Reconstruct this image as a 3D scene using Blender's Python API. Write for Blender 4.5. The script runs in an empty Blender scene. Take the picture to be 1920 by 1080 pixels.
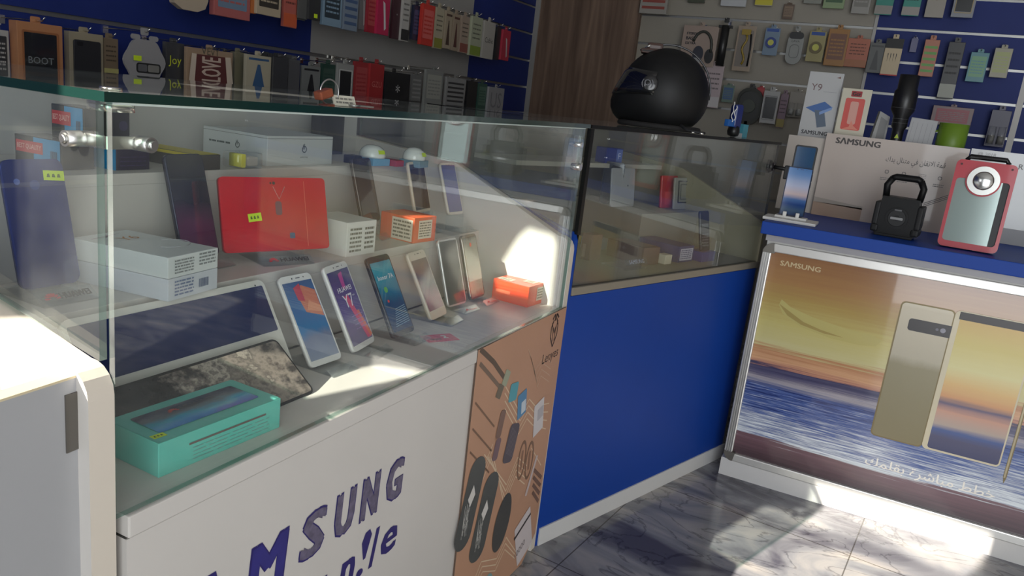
import bpy, bmesh, math, random
from mathutils import Vector, Matrix
from mathutils.geometry import tessellate_polygon
random.seed(7)
SC = bpy.context.scene
COL = SC.collection
# ------------------------------------------------------------------ camera
CAM = Vector((0, 0, 1.12)); FPX = 1440.0
_roll = math.radians(6.59); _pitch = math.atan(349.8/FPX); _az = math.radians(25.3)
_fh = Vector((-math.sin(_az), math.cos(_az), 0)); _up = Vector((0, 0, 1)); _rh = _fh.cross(_up)
FW = _fh*math.cos(_pitch) - _up*math.sin(_pitch)
_u0 = _fh*math.sin(_pitch) + _up*math.cos(_pitch)
RT = _rh*math.cos(_roll) + _u0*math.sin(_roll)
UP = -_rh*math.sin(_roll) + _u0*math.cos(_roll)
cd = bpy.data.cameras.new('camera'); cam = bpy.data.objects.new('camera', cd); COL.objects.link(cam)
cd.sensor_width = 36; cd.lens = 36*FPX/1920; cd.clip_start = 0.02
cam.matrix_world = Matrix(((RT.x, UP.x, -FW.x, CAM.x), (RT.y, UP.y, -FW.y, CAM.y), (RT.z, UP.z, -FW.z, CAM.z), (0, 0, 0, 1)))
SC.camera = cam
# ------------------------------------------------------------------ view, world, sun
SC.view_settings.view_transform = 'Standard'; SC.view_settings.look = 'None'
SC.view_settings.gamma = 1; SC.view_settings.exposure = 0.0
SC.view_settings.use_curve_mapping = False
SC.cycles.transparent_max_bounces = 40; SC.cycles.max_bounces = 10; SC.cycles.diffuse_bounces = 6
SC.cycles.sample_clamp_indirect = 4.0
W = bpy.data.worlds.new('world'); SC.world = W; W.use_nodes = True
W.node_tree.nodes['Background'].inputs[0].default_value = (0.93, 0.97, 1.0, 1)
W.node_tree.nodes['Background'].inputs[1].default_value = 4.9
_se = math.radians(28); SUND = Vector((math.sin(math.radians(18.5))*math.cos(_se), math.cos(math.radians(18.5))*math.cos(_se), -math.sin(_se)))
sl = bpy.data.lights.new('sun', 'SUN'); sl.energy = 16; sl.angle = math.radians(0.35); sl.color = (1, 0.93, 0.82)
so = bpy.data.objects.new('sun', sl); COL.objects.link(so); so.rotation_euler = SUND.to_track_quat('-Z', 'Y').to_euler(); so.location = (-1, -4, 4)
YF = -1.2                                                 # the shop front wall behind the camera
def portal(x0, x1, z0, z1):
    l = bpy.data.lights.new('daylight_portal', 'AREA'); l.shape = 'RECTANGLE'; l.size = x1-x0; l.size_y = z1-z0
    l.cycles.is_portal = True
    o = bpy.data.objects.new('daylight_portal', l); COL.objects.link(o); o.location = ((x0+x1)/2, YF-0.06, (z0+z1)/2)
    o.rotation_euler = (math.radians(90), 0, 0)            # shines along +Y
DOOR = (0.15, 2.4, 0.0, 2.25)
portal(*DOOR); portal(-1.273, -0.77, 1.35, 2.135)
# ------------------------------------------------------------------ pixel rays (frame 1920x1080)
def ray(p): return FW*FPX + RT*(p[0]-960) - UP*(p[1]-540)
def hz(p, z): d = ray(p); return CAM + d*((z-CAM.z)/d.z)
def hp(p, P, N): d = ray(p); return CAM + d*((Vector(P)-CAM).dot(N)/d.dot(N))
# ------------------------------------------------------------------ materials
_mats = {}
def lin(c): return tuple(((v/255)/12.92 if v/255 <= .04045 else ((v/255+.055)/1.055)**2.4) for v in c)
def nd(nt, t, **k):
    n = nt.nodes.new(t)
    for a, v in k.items(): setattr(n, a, v)
    return n
def P(c, rough=0.5, metal=0.0, spec=0.5, coat=0.0, emit=0.0, bump=0.0, bscale=60, var=0.0, vscale=6):
    """principled material from an sRGB colour; keyed so equal ones are shared"""
    key = ('P', tuple(c), rough, metal, spec, coat, emit, bump, bscale, var, vscale)
    if key in _mats: return _mats[key]
    m = bpy.data.materials.new('paint_%02x%02x%02x' % tuple(int(v) for v in c)); m.use_nodes = True; nt = m.node_tree
    b = nt.nodes['Principled BSDF']; L = lin(c)
    b.inputs['Base Color'].default_value = (*L, 1); b.inputs['Roughness'].default_value = rough
    b.inputs['Metallic'].default_value = metal; b.inputs['Specular IOR Level'].default_value = spec
    b.inputs['Coat Weight'].default_value = coat; b.inputs['Coat Roughness'].default_value = 0.04
    if emit: b.inputs['Emission Color'].default_value = (*L, 1); b.inputs['Emission Strength'].default_value = emit
    tc = nd(nt, 'ShaderNodeTexCoord')
    if var:
        n = nd(nt, 'ShaderNodeTexNoise'); n.inputs['Scale'].default_value = vscale; n.inputs['Detail'].default_value = 6
        nt.links.new(tc.outputs['Object'], n.inputs['Vector'])
        mx = nd(nt, 'ShaderNodeMix', data_type='RGBA', blend_type='MULTIPLY'); mx.inputs[0].default_value = 1
        r = nd(nt, 'ShaderNodeMapRange'); r.inputs[1].default_value = .3; r.inputs[2].default_value = .7; r.inputs[3].default_value = 1-var; r.inputs[4].default_value = 1
        nt.links.new(n.outputs['Fac'], r.inputs[0]); mx.inputs[6].default_value = (*L, 1)
        nt.links.new(r.outputs[0], mx.inputs[7]); nt.links.new(mx.outputs[2], b.inputs['Base Color'])
    if bump:
        n = nd(nt, 'ShaderNodeTexNoise'); n.inputs['Scale'].default_value = bscale
        bp = nd(nt, 'ShaderNodeBump'); bp.inputs['Strength'].default_value = bump; bp.inputs['Distance'].default_value = 0.002
        nt.links.new(tc.outputs['Object'], n.inputs['Vector']); nt.links.new(n.outputs['Fac'], bp.inputs['Height']); nt.links.new(bp.outputs[0], b.inputs['Normal'])
    _mats[key] = m; return m
def ramp_mat(name, stops, axis=1, lo=0, hi=1, rough=.3, noise=0.0, nscale=(1, 1, 1), coat=.3, interp='LINEAR'):
    """printed picture: colour bands along one object axis, broken up by noise"""
    m = bpy.data.materials.new(name); m.use_nodes = True; nt = m.node_tree; b = nt.nodes['Principled BSDF']
    b.inputs['Roughness'].default_value = rough; b.inputs['Coat Weight'].default_value = coat
    tc = nd(nt, 'ShaderNodeTexCoord'); sp = nd(nt, 'ShaderNodeSeparateXYZ'); nt.links.new(tc.outputs['Object'], sp.inputs[0])
    mr = nd(nt, 'ShaderNodeMapRange'); mr.inputs[1].default_value = lo; mr.inputs[2].default_value = hi
    nt.links.new(sp.outputs[axis], mr.inputs[0]); src = mr.outputs[0]
    if noise:
        mp = nd(nt, 'ShaderNodeMapping'); mp.inputs['Scale'].default_value = nscale
        n = nd(nt, 'ShaderNodeTexNoise'); n.inputs['Scale'].default_value = 1; n.inputs['Detail'].default_value = 8; n.inputs['Roughness'].default_value = .62
        nt.links.new(tc.outputs['Object'], mp.inputs[0]); nt.links.new(mp.outputs[0], n.inputs['Vector'])
        ma = nd(nt, 'ShaderNodeMath', operation='MULTIPLY_ADD'); nt.links.new(n.outputs['Fac'], ma.inputs[0]); ma.inputs[1].default_value = noise
        ad = nd(nt, 'ShaderNodeMath', operation='SUBTRACT'); nt.links.new(src, ad.inputs[0]); ad.inputs[1].default_value = noise/2
        nt.links.new(ad.outputs[0], ma.inputs[2]); src = ma.outputs[0]
    cr = nd(nt, 'ShaderNodeValToRGB'); cr.color_ramp.interpolation = interp
    while len(cr.color_ramp.elements) < len(stops): cr.color_ramp.elements.new(0.5)
    for e, (p, c) in zip(cr.color_ramp.elements, stops): e.position = p; e.color = (*lin(c), 1)
    nt.links.new(src, cr.inputs[0]); nt.links.new(cr.outputs[0], b.inputs['Base Color'])
    return m
def glassmat(name, tint, rough=0.0, ior=1.5, dust=0.0):
    m = bpy.data.materials.new(name); m.use_nodes = True; nt = m.node_tree; nt.nodes.remove(nt.nodes['Principled BSDF'])
    out = nt.nodes['Material Output']; tr = nd(nt, 'ShaderNodeBsdfTransparent'); tr.inputs[0].default_value = (*tint, 1)
    gl = nd(nt, 'ShaderNodeBsdfGlossy'); gl.inputs['Roughness'].default_value = rough; gl.inputs[0].default_value = (1, 1, 1, 1)
    fr = nd(nt, 'ShaderNodeFresnel'); ge = nd(nt, 'ShaderNodeNewGeometry'); ir = nd(nt, 'ShaderNodeMapRange')
    ir.inputs[3].default_value = ior; ir.inputs[4].default_value = 1/ior      # same reflectance from both faces of the sheet
    nt.links.new(ge.outputs['Backfacing'], ir.inputs[0]); nt.links.new(ir.outputs[0], fr.inputs[0])
    mx = nd(nt, 'ShaderNodeMixShader'); nt.links.new(fr.outputs[0], mx.inputs[0]); nt.links.new(tr.outputs[0], mx.inputs[1]); nt.links.new(gl.outputs[0], mx.inputs[2])
    last = mx
    if dust:                                              # fine dust and wiping marks scatter a little light
        df = nd(nt, 'ShaderNodeBsdfDiffuse'); df.inputs[0].default_value = (.8, .82, .8, 1)
        tc = nd(nt, 'ShaderNodeTexCoord'); n = nd(nt, 'ShaderNodeTexNoise'); n.inputs['Scale'].default_value = 9; n.inputs['Detail'].default_value = 7
        r = nd(nt, 'ShaderNodeMapRange'); r.inputs[1].default_value = .35; r.inputs[2].default_value = .75; r.inputs[3].default_value = dust*.4; r.inputs[4].default_value = dust*1.5
        nt.links.new(tc.outputs['Object'], n.inputs['Vector']); nt.links.new(n.outputs['Fac'], r.inputs[0])
        m2 = nd(nt, 'ShaderNodeMixShader'); nt.links.new(r.outputs[0], m2.inputs[0]); nt.links.new(mx.outputs[0], m2.inputs[1]); nt.links.new(df.outputs[0], m2.inputs[2]); last = m2
    nt.links.new(last.outputs[0], out.inputs[0]); return m
G_PANE = glassmat('clear_showcase_glass', (.955, .975, .965), dust=.022)
G_EDGE = glassmat('green_glass_edge', (.42, .60, .53), rough=.08, dust=.12)
G_TOPM = glassmat('glass_top_sheet', (.93, .965, .95), rough=.02, dust=.05)
G_CLEAR = glassmat('clear_plastic', (.93, .94, .94), rough=.06, dust=.03)
G_ACR = glassmat('clear_acrylic', (.93, .95, .96), rough=.05, dust=.06)
WHITE = P((208, 203, 197), .42, var=.05, vscale=4); WHITE2 = P((202, 200, 197), .5, var=.06, vscale=5)
CARD = P((232, 230, 226), .45); BLACK = P((20, 20, 22), .35); BLACKG = P((12, 12, 14), .08, coat=.6)
CHROME = P((225, 222, 215), .18, 1.0); STEEL = P((190, 190, 188), .32, 1.0); DARKM = P((120, 116, 110), .4, .8)
BLUE = P((18, 62, 148), .5, spec=.25, var=.08, vscale=3); BLUED = P((32, 48, 116), .55, spec=.3, var=.15, vscale=4)
GREYS = P((156, 154, 150), .5, var=.08, vscale=3); STICK = P((205, 232, 40), .6); INK = P((35, 35, 40), .5)
NAVY = P((24, 38, 86), .15, spec=.35); RED = P((196, 34, 40), .45); ORNG = P((238, 84, 40), .5)
# ------------------------------------------------------------------ mesh builder
_txt = {}
def text_mesh(s, shear=0.0, bold=0.0):
    k = (s, shear, bold)
    if k in _txt: return _txt[k]
    c = bpy.data.curves.new('lettering', 'FONT'); c.body = s; c.resolution_u = 2; c.shear = shear; c.offset = bold; c.fill_mode = 'FRONT' if hasattr(c, 'fill_mode') else c.fill_mode
    o = bpy.data.objects.new('lettering', c); COL.objects.link(o)
    dg = bpy.context.evaluated_depsgraph_get(); me = bpy.data.meshes.new_from_object(o.evaluated_get(dg))
    vs = [v.co.copy() for v in me.vertices]; fs = [tuple(p.vertices) for p in me.polygons]
    bpy.data.objects.remove(o); bpy.data.curves.remove(c); bpy.data.meshes.remove(me)
    if vs:
        x0 = min(v.x for v in vs); x1 = max(v.x for v in vs); y0 = min(v.y for v in vs); y1 = max(v.y for v in vs)
        vs = [((v.x-x0)/(x1-x0), (v.y-y0)/(y1-y0)) for v in vs]; asp = (x1-x0)/(y1-y0)
    else: asp = 1
    _txt[k] = (vs, fs, asp); return _txt[k]
def rrpts(cx, cy, w, h, r, n=5):
    r = max(min(r, w/2-1e-5, h/2-1e-5), 1e-5); pts = []
    for (sx, sy, a0) in ((1, 1, 0), (-1, 1, 90), (-1, -1, 180), (1, -1, 270)):
        for k in range(n+1):
            a = math.radians(a0+90*k/n); pts.append((cx+sx*(w/2-r)+r*math.cos(a), cy+sy*(h/2-r)+r*math.sin(a)))
    return pts
class MB:
    def __init__(s): s.bm = bmesh.new(); s.mats = []; s.M = Matrix()
    def mi(s, m):
        if m not in s.mats: s.mats.append(m)
        return s.mats.index(m)
    def V(s, co): return s.bm.verts.new(s.M @ Vector(co))
    def F(s, vs, m, smooth=False):
        try: f = s.bm.faces.new(vs)
        except ValueError: return None
        f.material_index = s.mi(m); f.smooth = smooth; return f
    def box(s, a, b, m, bev=0, side=None):
        """axis box a..b; side = material for faces other than the two largest"""
        x0, y0, z0 = a; x1, y1, z1 = b
        c = [(x0, y0, z0), (x1, y0, z0), (x1, y1, z0), (x0, y1, z0), (x0, y0, z1), (x1, y0, z1), (x1, y1, z1), (x0, y1, z1)]
        v = [s.V(p) for p in c]; ds = [abs(x1-x0), abs(y1-y0), abs(z1-z0)]; thin = ds.index(min(ds)); fs = []
        for idx, ax in (((0, 3, 2, 1), 2), ((4, 5, 6, 7), 2), ((0, 1, 5, 4), 1), ((2, 3, 7, 6), 1), ((1, 2, 6, 5), 0), ((0, 4, 7, 3), 0)):
            fs.append(s.F([v[i] for i in idx], m if (side is None or ax == thin) else side))
        if bev:
            es = set(e for f in fs for e in f.edges); bmesh.ops.bevel(s.bm, geom=list(es), offset=bev, segments=2, affect='EDGES', profile=.6, clamp_overlap=True)
        return s
    def prism(s, pts, z0, z1, m, side=None, smooth=False):
        """outline in xy extruded z0..z1 (z0==z1: flat face up)"""
        top = [s.V((x, y, z1)) for x, y in pts]; s.F(top, m)
        if abs(z1-z0) > 1e-7:
            bot = [s.V((x, y, z0)) for x, y in pts]; s.F(bot[::-1], m); n = len(pts)
            for i in range(n): s.F([bot[i], bot[(i+1) % n], top[(i+1) % n], top[i]], side or m, smooth)
        return s
    def rr(s, cx, cy, w, h, r, z0, z1, m, side=None, n=5): return s.prism(rrpts(cx, cy, w, h, r, n), z0, z1, m, side, True)
    def rect(s, x0, y0, x1, y1, z, m): return s.prism([(x0, y0), (x1, y0), (x1, y1), (x0, y1)], z, z, m)
    def ring(s, outer, inner, z0, z1, m):
        n = len(outer); a = [[s.V((x, y, z)) for x, y in o] for o in (outer, inner) for z in (z0, z1)]
        ob, ot, ib, it = a
        for i in range(n):
            j = (i+1) % n; s.F([ot[i], ot[j], it[j], it[i]], m)
            if abs(z1-z0) < 1e-6: continue
            s.F([ob[j], ob[i], ib[i], ib[j]], m)
            s.F([ob[i], ob[j], ot[j], ot[i]], m, True); s.F([ib[j], ib[i], it[i], it[j]], m, True)
        return s
    def frame(s, cx, cy, w, h, t, r, z0, z1, m, ri=None):
        return s.ring(rrpts(cx, cy, w, h, r), rrpts(cx, cy, w-2*t, h-2*t, r-t if ri is None else ri), z0, z1, m)
    def disc(s, cx, cy, r, z0, z1, m, n=20, ry=None):
        return s.prism([(cx+r*math.cos(2*math.pi*k/n), cy+(ry or r)*math.sin(2*math.pi*k/n)) for k in range(n)], z0, z1, m, None, True)
    def cyl(s, a, b, r, m, r2=None, n=16, cap=True):
        a = Vector(a); b = Vector(b); d = (b-a).normalized(); u = d.orthogonal().normalized(); w = d.cross(u); r2 = r if r2 is None else r2
        A = [s.V(a+(u*math.cos(2*math.pi*k/n)+w*math.sin(2*math.pi*k/n))*r) for k in range(n)]
        B = [s.V(b+(u*math.cos(2*math.pi*k/n)+w*math.sin(2*math.pi*k/n))*r2) for k in range(n)]
        for k in range(n): s.F([A[k], A[(k+1) % n], B[(k+1) % n], B[k]], m, True)
        if cap: s.F(A[::-1], m); s.F(B, m)
        return s
    def tube(s, pts, r, m, n=8, closed=False):
        pts = [Vector(p) for p in pts]; L = len(pts); rings = []
        up = None
        for i, p in enumerate(pts):
            d = ((pts[(i+1) % L] if (closed or i < L-1) else p) - (pts[i-1] if (closed or i > 0) else p)).normalized()
            if up is None: up = d.orthogonal().normalized()
            up = (up - d*up.dot(d)).normalized(); w = d.cross(up)
            rr_ = r[i] if isinstance(r, (list, tuple)) else r
            rings.append([s.V(p+(up*math.cos(2*math.pi*k/n)+w*math.sin(2*math.pi*k/n))*rr_) for k in range(n)])
        for i in range(L if closed else L-1):
            A = rings[i]; B = rings[(i+1) % L]
            for k in range(n): s.F([A[k], A[(k+1) % n], B[(k+1) % n], B[k]], m, True)
        if not closed: s.F(rings[0][::-1], m); s.F(rings[-1], m)
        return s
    def lathe(s, prof, m, c=(0, 0, 0), n=24):
        """profile (radius, z) about z through c"""
        R = [[s.V((c[0]+r*math.cos(2*math.pi*k/n), c[1]+r*math.sin(2*math.pi*k/n), c[2]+z)) for k in range(n)] for r, z in prof]
        for A, B in zip(R, R[1:]):
            for k in range(n): s.F([A[k], A[(k+1) % n], B[(k+1) % n], B[k]], m, True)
        s.F(R[0][::-1], m); s.F(R[-1], m); return s
    def text(s, t, cx, cy, z, m, h=None, w=None, shear=0.0, bold=0.0, rot=0.0, depth=0.0):
        """lettering centred on cx,cy, fitted to height h and/or width w"""
        vs, fs, asp = text_mesh(t, shear, 0.0)
        if not vs: return s
        if h is None: h = w/asp
        if w is None: w = h*asp
        c, q = math.cos(math.radians(rot)), math.sin(math.radians(rot)); g = bold*h*1.1
        for k, (dx, dy) in enumerate([(0, 0)] if bold <= 0 else [(-g, -g*.5), (-g, g*.5), (g, -g*.5), (g, g*.5), (0, 0)]):   # heavier strokes: shifted copies
            X = []
            for x, y in vs:
                x = (x-.5)*(w-2*g)+dx; y = (y-.5)*(h-g)+dy; X.append(s.V((cx+x*c-y*q, cy+x*q+y*c, z+k*.00003)))
            for f in fs: s.F([X[i] for i in f], m)
        return s
    def build(s, name, parent=None, M=None, cut=False):
        me = bpy.data.meshes.new(name); s.bm.normal_update()
        if not cut: pass
        s.bm.to_mesh(me); s.bm.free()
        for m in s.mats: me.materials.append(m)
        o = bpy.data.objects.new(name, me); COL.objects.link(o)
        if M is not None: o.matrix_world = M
        if parent is not None: o.parent = parent
        return o
def tag(o, label=None, cat=None, group=None, kind=None):
    if label: o['label'] = label
    if cat: o['category'] = cat
    if group: o['group'] = group
    if kind: o['kind'] = kind
    return o
def thing(name, label, cat, M, group=None):
    o = bpy.data.objects.new(name, None); COL.objects.link(o); o.empty_display_size = .05
    o.matrix_world = M; return tag(o, label, cat, group)
def FR(o, x, y):
    """frame: origin o, local x along x, local y along y, z = x cross y"""
    x = Vector(x).normalized(); y = Vector(y); y = (y-x*y.dot(x)).normalized(); z = x.cross(y); o = Vector(o)
    return Matrix(((x.x, y.x, z.x, o.x), (x.y, y.y, z.y, o.y), (x.z, y.z, z.z, o.z), (0, 0, 0, 1)))
def T(x, y, z): return Matrix.Translation((x, y, z))
def RX(a): return Matrix.Rotation(math.radians(a), 4, 'X')
def RY(a): return Matrix.Rotation(math.radians(a), 4, 'Y')
def RZ(a): return Matrix.Rotation(math.radians(a), 4, 'Z')
def squiggle(m, x0, y0, x1, y1, z, mat, rows=3, t=.25):
    """rows of small print drawn as broken bars"""
    H = (y1-y0)/rows
    for k in range(rows):
        x = x0; y = y1-H*(k+.5)
        while x < x1:
            w = min(x1-x, (x1-x0)*random.uniform(.08, .3)); m.rect(x, y-H*t, x+w*.82, y+H*t, z, mat); x += w
def barcode(m, x0, y0, x1, y1, z, mat):
    x = x0
    while x < x1:
        w = (x1-x0)*random.choice((.02, .03, .05)); m.rect(x, y0, min(x+w, x1), y1, z, mat); x += w+(x1-x0)*random.choice((.02, .035))
def petals(m, cx, cy, r, z, mat):
    """the red eight-petal mark"""
    for a in (-82, -52, -28, -9, 9, 28, 52, 82):
        a = math.radians(90-a); d = (math.cos(a), math.sin(a)); n = (-d[1], d[0])
        P_ = [(cx+d[0]*r*t+n[0]*r*u, cy-r*.35+d[1]*r*t+n[1]*r*u) for t, u in ((.28, 0), (.6, -.13), (.9, -.13), (1.02, 0), (.9, .13), (.6, .13))]
        m.prism(P_, z, z, mat)
def sticker(m, cx, cy, w, h, z, rot=0, txt=True):
    c, q = math.cos(math.radians(rot)), math.sin(math.radians(rot))
    def tr(x, y): return (cx+x*c-y*q, cy+x*q+y*c)
    m.prism([tr(-w/2, -h/2), tr(w/2, -h/2), tr(w/2, h/2), tr(-w/2, h/2)], z, z, STICK)
    if txt:
        for k in range(3):
            x = -w*.35+k*w*.25; m.prism([tr(x, -h*.18), tr(x+w*.17, -h*.18), tr(x+w*.12, h*.2), tr(x+w*.03, h*.15)], z+.0001, z+.0001, P((90, 110, 30)))
# ------------------------------------------------------------------ the shop shell
def floor_mat():
    m = bpy.data.materials.new('veined_marble_tiles'); m.use_nodes = True; nt = m.node_tree; b = nt.nodes['Principled BSDF']
    b.inputs['Roughness'].default_value = .14; b.inputs['Specular IOR Level'].default_value = .5
    tc = nd(nt, 'ShaderNodeTexCoord'); mp = nd(nt, 'ShaderNodeMapping'); mp.inputs['Rotation'].default_value = (0, 0, .5); mp.inputs['Scale'].default_value = (1, 2.2, 1)
    nt.links.new(tc.outputs['Object'], mp.inputs[0])
    n1 = nd(nt, 'ShaderNodeTexNoise'); n1.inputs['Scale'].default_value = 1.7; n1.inputs['Detail'].default_value = 9; n1.inputs['Distortion'].default_value = 2.2
    n2 = nd(nt, 'ShaderNodeTexNoise'); n2.inputs['Scale'].default_value = 2.4; n2.inputs['Detail'].default_value = 12; n2.inputs['Distortion'].default_value = 2.4
    for n in (n1, n2): nt.links.new(mp.outputs[0], n.inputs['Vector'])
    c1 = nd(nt, 'ShaderNodeValToRGB'); e = c1.color_ramp.elements
    e[0].position = .34; e[0].color = (*lin((84, 82, 90)), 1); e[1].position = .66; e[1].color = (*lin((178, 172, 164)), 1)
    x = c1.color_ramp.elements.new(.5); x.color = (*lin((138, 138, 140)), 1)
    nt.links.new(n1.outputs['Fac'], c1.inputs[0])
    c2 = nd(nt, 'ShaderNodeValToRGB'); e = c2.color_ramp.elements; e[0].position = .478; e[0].color = (1, 1, 1, 1); e[1].position = .522; e[1].color = (1, 1, 1, 1)
    x = c2.color_ramp.elements.new(.5); x.color = (.25, .24, .26, 1)
    nt.links.new(n2.outputs['Fac'], c2.inputs[0])
    mx = nd(nt, 'ShaderNodeMix', data_type='RGBA', blend_type='MULTIPLY'); mx.inputs[0].default_value = .6
    nt.links.new(c1.outputs[0], mx.inputs[6]); nt.links.new(c2.outputs[0], mx.inputs[7])
    br = nd(nt, 'ShaderNodeTexBrick'); br.offset = 0; br.inputs['Scale'].default_value = 1; br.inputs['Brick Width'].default_value = .6; br.inputs['Row Height'].default_value = .6; br.inputs['Mortar Size'].default_value = .0018
    br.inputs['Color1'].default_value = (1, 1, 1, 1); br.inputs['Color2'].default_value = (.86, .86, .9, 1); br.inputs['Mortar'].default_value = (.35, .33, .3, 1)
    mp2 = nd(nt, 'ShaderNodeMapping'); mp2.inputs['Location'].default_value = (.12, .22, 0); mp2.inputs['Rotation'].default_value = (0, 0, .1)
    nt.links.new(tc.outputs['Object'], mp2.inputs[0]); nt.links.new(mp2.outputs[0], br.inputs['Vector'])
    m2 = nd(nt, 'ShaderNodeMix', data_type='RGBA', blend_type='MULTIPLY'); m2.inputs[0].default_value = 1
    nt.links.new(mx.outputs[2], m2.inputs[6]); nt.links.new(br.outputs['Color'], m2.inputs[7]); nt.links.new(m2.outputs[2], b.inputs['Base Color'])
    return m
def wood_mat():
    m = bpy.data.materials.new('brown_wood_grain'); m.use_nodes = True; nt = m.node_tree; b = nt.nodes['Principled BSDF']; b.inputs['Roughness'].default_value = .55
    tc = nd(nt, 'ShaderNodeTexCoord'); mp = nd(nt, 'ShaderNodeMapping'); mp.inputs['Scale'].default_value = (26, 26, 1.6); nt.links.new(tc.outputs['Object'], mp.inputs[0])
    n = nd(nt, 'ShaderNodeTexNoise'); n.inputs['Scale'].default_value = 1; n.inputs['Detail'].default_value = 5; n.inputs['Distortion'].default_value = .6; nt.links.new(mp.outputs[0], n.inputs['Vector'])
    c = nd(nt, 'ShaderNodeValToRGB'); e = c.color_ramp.elements; e[0].position = .3; e[0].color = (*lin((88, 68, 55)), 1); e[1].position = .7; e[1].color = (*lin((132, 108, 90)), 1)
    nt.links.new(n.outputs['Fac'], c.inputs[0]); nt.links.new(c.outputs[0], b.inputs['Base Color']); return m
XL, XR, YB, ZC = -2.0, 2.9, 4.15, 2.8
def struct(name, m, M=None): return tag(m.build(name, None, M), kind='structure')
m = MB(); m.box((XL-.05, YF-.05, -.04), (XR+.05, YB+.05, 0), floor_mat()); struct('floor', m)
m = MB(); m.box((XL-.05, YF-.05, ZC), (XR+.05, YB+.05, ZC+.05), P((196, 194, 190), .8)); struct('ceiling', m)
m = MB(); m.box((XR, YF, 0), (XR+.05, YB, ZC), P((168, 164, 158), .8)); struct('wall_right', m)
# shop front: unseen wall with doorway; other openings added, shaped to cast sun patches
def holed_wall():
    b = MB(); mt = P((150, 148, 144), .8)
    def back(x, y, z):
        t = (y-YF)/SUND.y; return (x-SUND.x*t, z-SUND.z*t)
    holes = [[(DOOR[0], .002), (DOOR[1], .002), (DOOR[1], DOOR[3]), (DOOR[0], DOOR[3])],
             [(-1.273, 1.35), (-.77, 1.35), (-.77, 2.135), (-1.273, 2.135), (-1.273, 2.0), (-1.346, 2.0), (-1.346, 1.69), (-1.273, 1.69)],
             [(-1.488, 1.80), (-1.40, 1.80), (-1.40, 1.95), (-1.488, 1.93)],
             [back(-.847, 1.665, .705), back(-.783, 1.665, .675), back(-.783, 1.665, .640), back(-.672, 1.665, .640), back(-.676, 1.665, .80), back(-.70, 1.665, .84), back(-.765, 1.665, .845), back(-.789, 1.665, .82)]]
    outer = [(XL, 0), (XR, 0), (XR, ZC), (XL, ZC)]
    es = []
    for loop in [outer]+holes:
        vs = [b.V((x, 0, z)) for x, z in loop]
        es += [b.bm.edges.new((vs[i], vs[(i+1) % len(vs)])) for i in range(len(vs))]
    r = bmesh.ops.triangle_fill(b.bm, edges=es, use_beauty=True, use_dissolve=False, normal=(0, 1, 0)); b.mi(mt)
    ex = bmesh.ops.extrude_face_region(b.bm, geom=[f for f in b.bm.faces])
    bmesh.ops.translate(b.bm, verts=[v for v in ex['geom'] if isinstance(v, bmesh.types.BMVert)], vec=(0, -.04, 0))
    bmesh.ops.recalc_face_normals(b.bm, faces=b.bm.faces[:])
    struct('wall_front', b, T(0, YF, 0))
holed_wall()
GR = [.768, .912, 1.056, 1.201, 1.348, 1.494, 1.639, 1.785, 1.93, 2.075, 2.22, 2.365, 2.51]
RAIL = P((150, 150, 148), .35, .8)
def slat(b, a0, a1, mat, axis):
    """slat boards between the grooves, a metal insert in each groove; axis 0: along y on the left wall, 1: along x on the back"""
    zs = [0]+GR+[ZC]
    for z0, z1 in zip(zs, zs[1:]):
        lo = z0+(.006 if z0 else 0); hi = z1-(.006 if z1 < ZC else 0)
        if axis == 0: b.box((-.018, a0, lo), (0, a1, hi), mat)
        else: b.box((a0, 0, lo), (a1, .018, hi), mat)
    for z in GR:
        if axis == 0: b.box((-.018, a0, z-.006), (-.009, a1, z+.006), RAIL); b.box((-.009, a0, z-.006), (.0015, a1, z-.0045), RAIL)
        else: b.box((a0, .009, z-.006), (a1, .018, z+.006), RAIL); b.box((a0, -.0015, z-.006), (a1, .009, z-.0035), RAIL)
m = MB(); m.box((-.08, YF, 0), (-.018, YB, ZC), GREYS)
slat(m, YF, 2.28, BLUED, 0); slat(m, 2.28, 3.43, GREYS, 0); slat(m, 3.43, YB, BLUED, 0); struct('wall_left', m, T(XL, 0, 0))
m = MB(); m.box((XL, .018, 0), (XR, .08, ZC), GREYS)
slat(m, -1.385, -.236, P((150, 144, 132), .5, var=.06), 1); slat(m, -.236, .405, BLUED, 1); m.box((.405, 0, 0), (.43, .018, ZC), WHITE2); slat(m, .43, XR, BLUED, 1); struct('wall_back', m, T(0, YB, 0))
m = MB(); m.box((XL+.001, -.03, 0), (-1.385, 0, ZC), wood_mat()); m.box((XL+.001, -.038, 0), (XL+.03, -.03, ZC), GREYS); struct('trim_1', m, T(0, YB, 0))
m = MB(); m.box((-.243, -.006, 0), (-.229, 0, ZC), P((170, 168, 164), .4)); struct('trim_2', m, T(0, YB, 0))

# ------------------------------------------------------------------ counter A: the long white showcase in front
A0, A1, AX, AB = .466, 1.672, -.643, -1.30          # y from, y to, front x, back x
ZT = 1.078; Z1, Z2, Z3 = .655, .80, .945
ca = thing('display_counter', 'white display counter with glass case of phones and blue shop lettering on its front', 'display counter', T(AX, A0, 0))
iM = T(-AX, -A0, 0)
def part(b, name, parent, M): return b.build(name, parent, None)
def local(fn, name, parent, label=None):
    b = MB(); b.M = iM.copy(); fn(b); o = b.build(name, parent); 
    if label: o['label'] = label
    return o
def fn(b):
    b.box((AX-.02, A0+.02, .05), (AX, A1-.02, Z1-.0285), WHITE); b.box((AX-.02, A0+.02, Z1-.0285), (AX-.002, A1-.02, Z1-.0262), P((60, 58, 54)))
local(fn, 'front_panel', ca)
local(lambda b: b.box((AX-.05, A0+.02, .0), (AX-.03, A1-.02, .05), WHITE2), 'plinth', ca)
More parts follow.
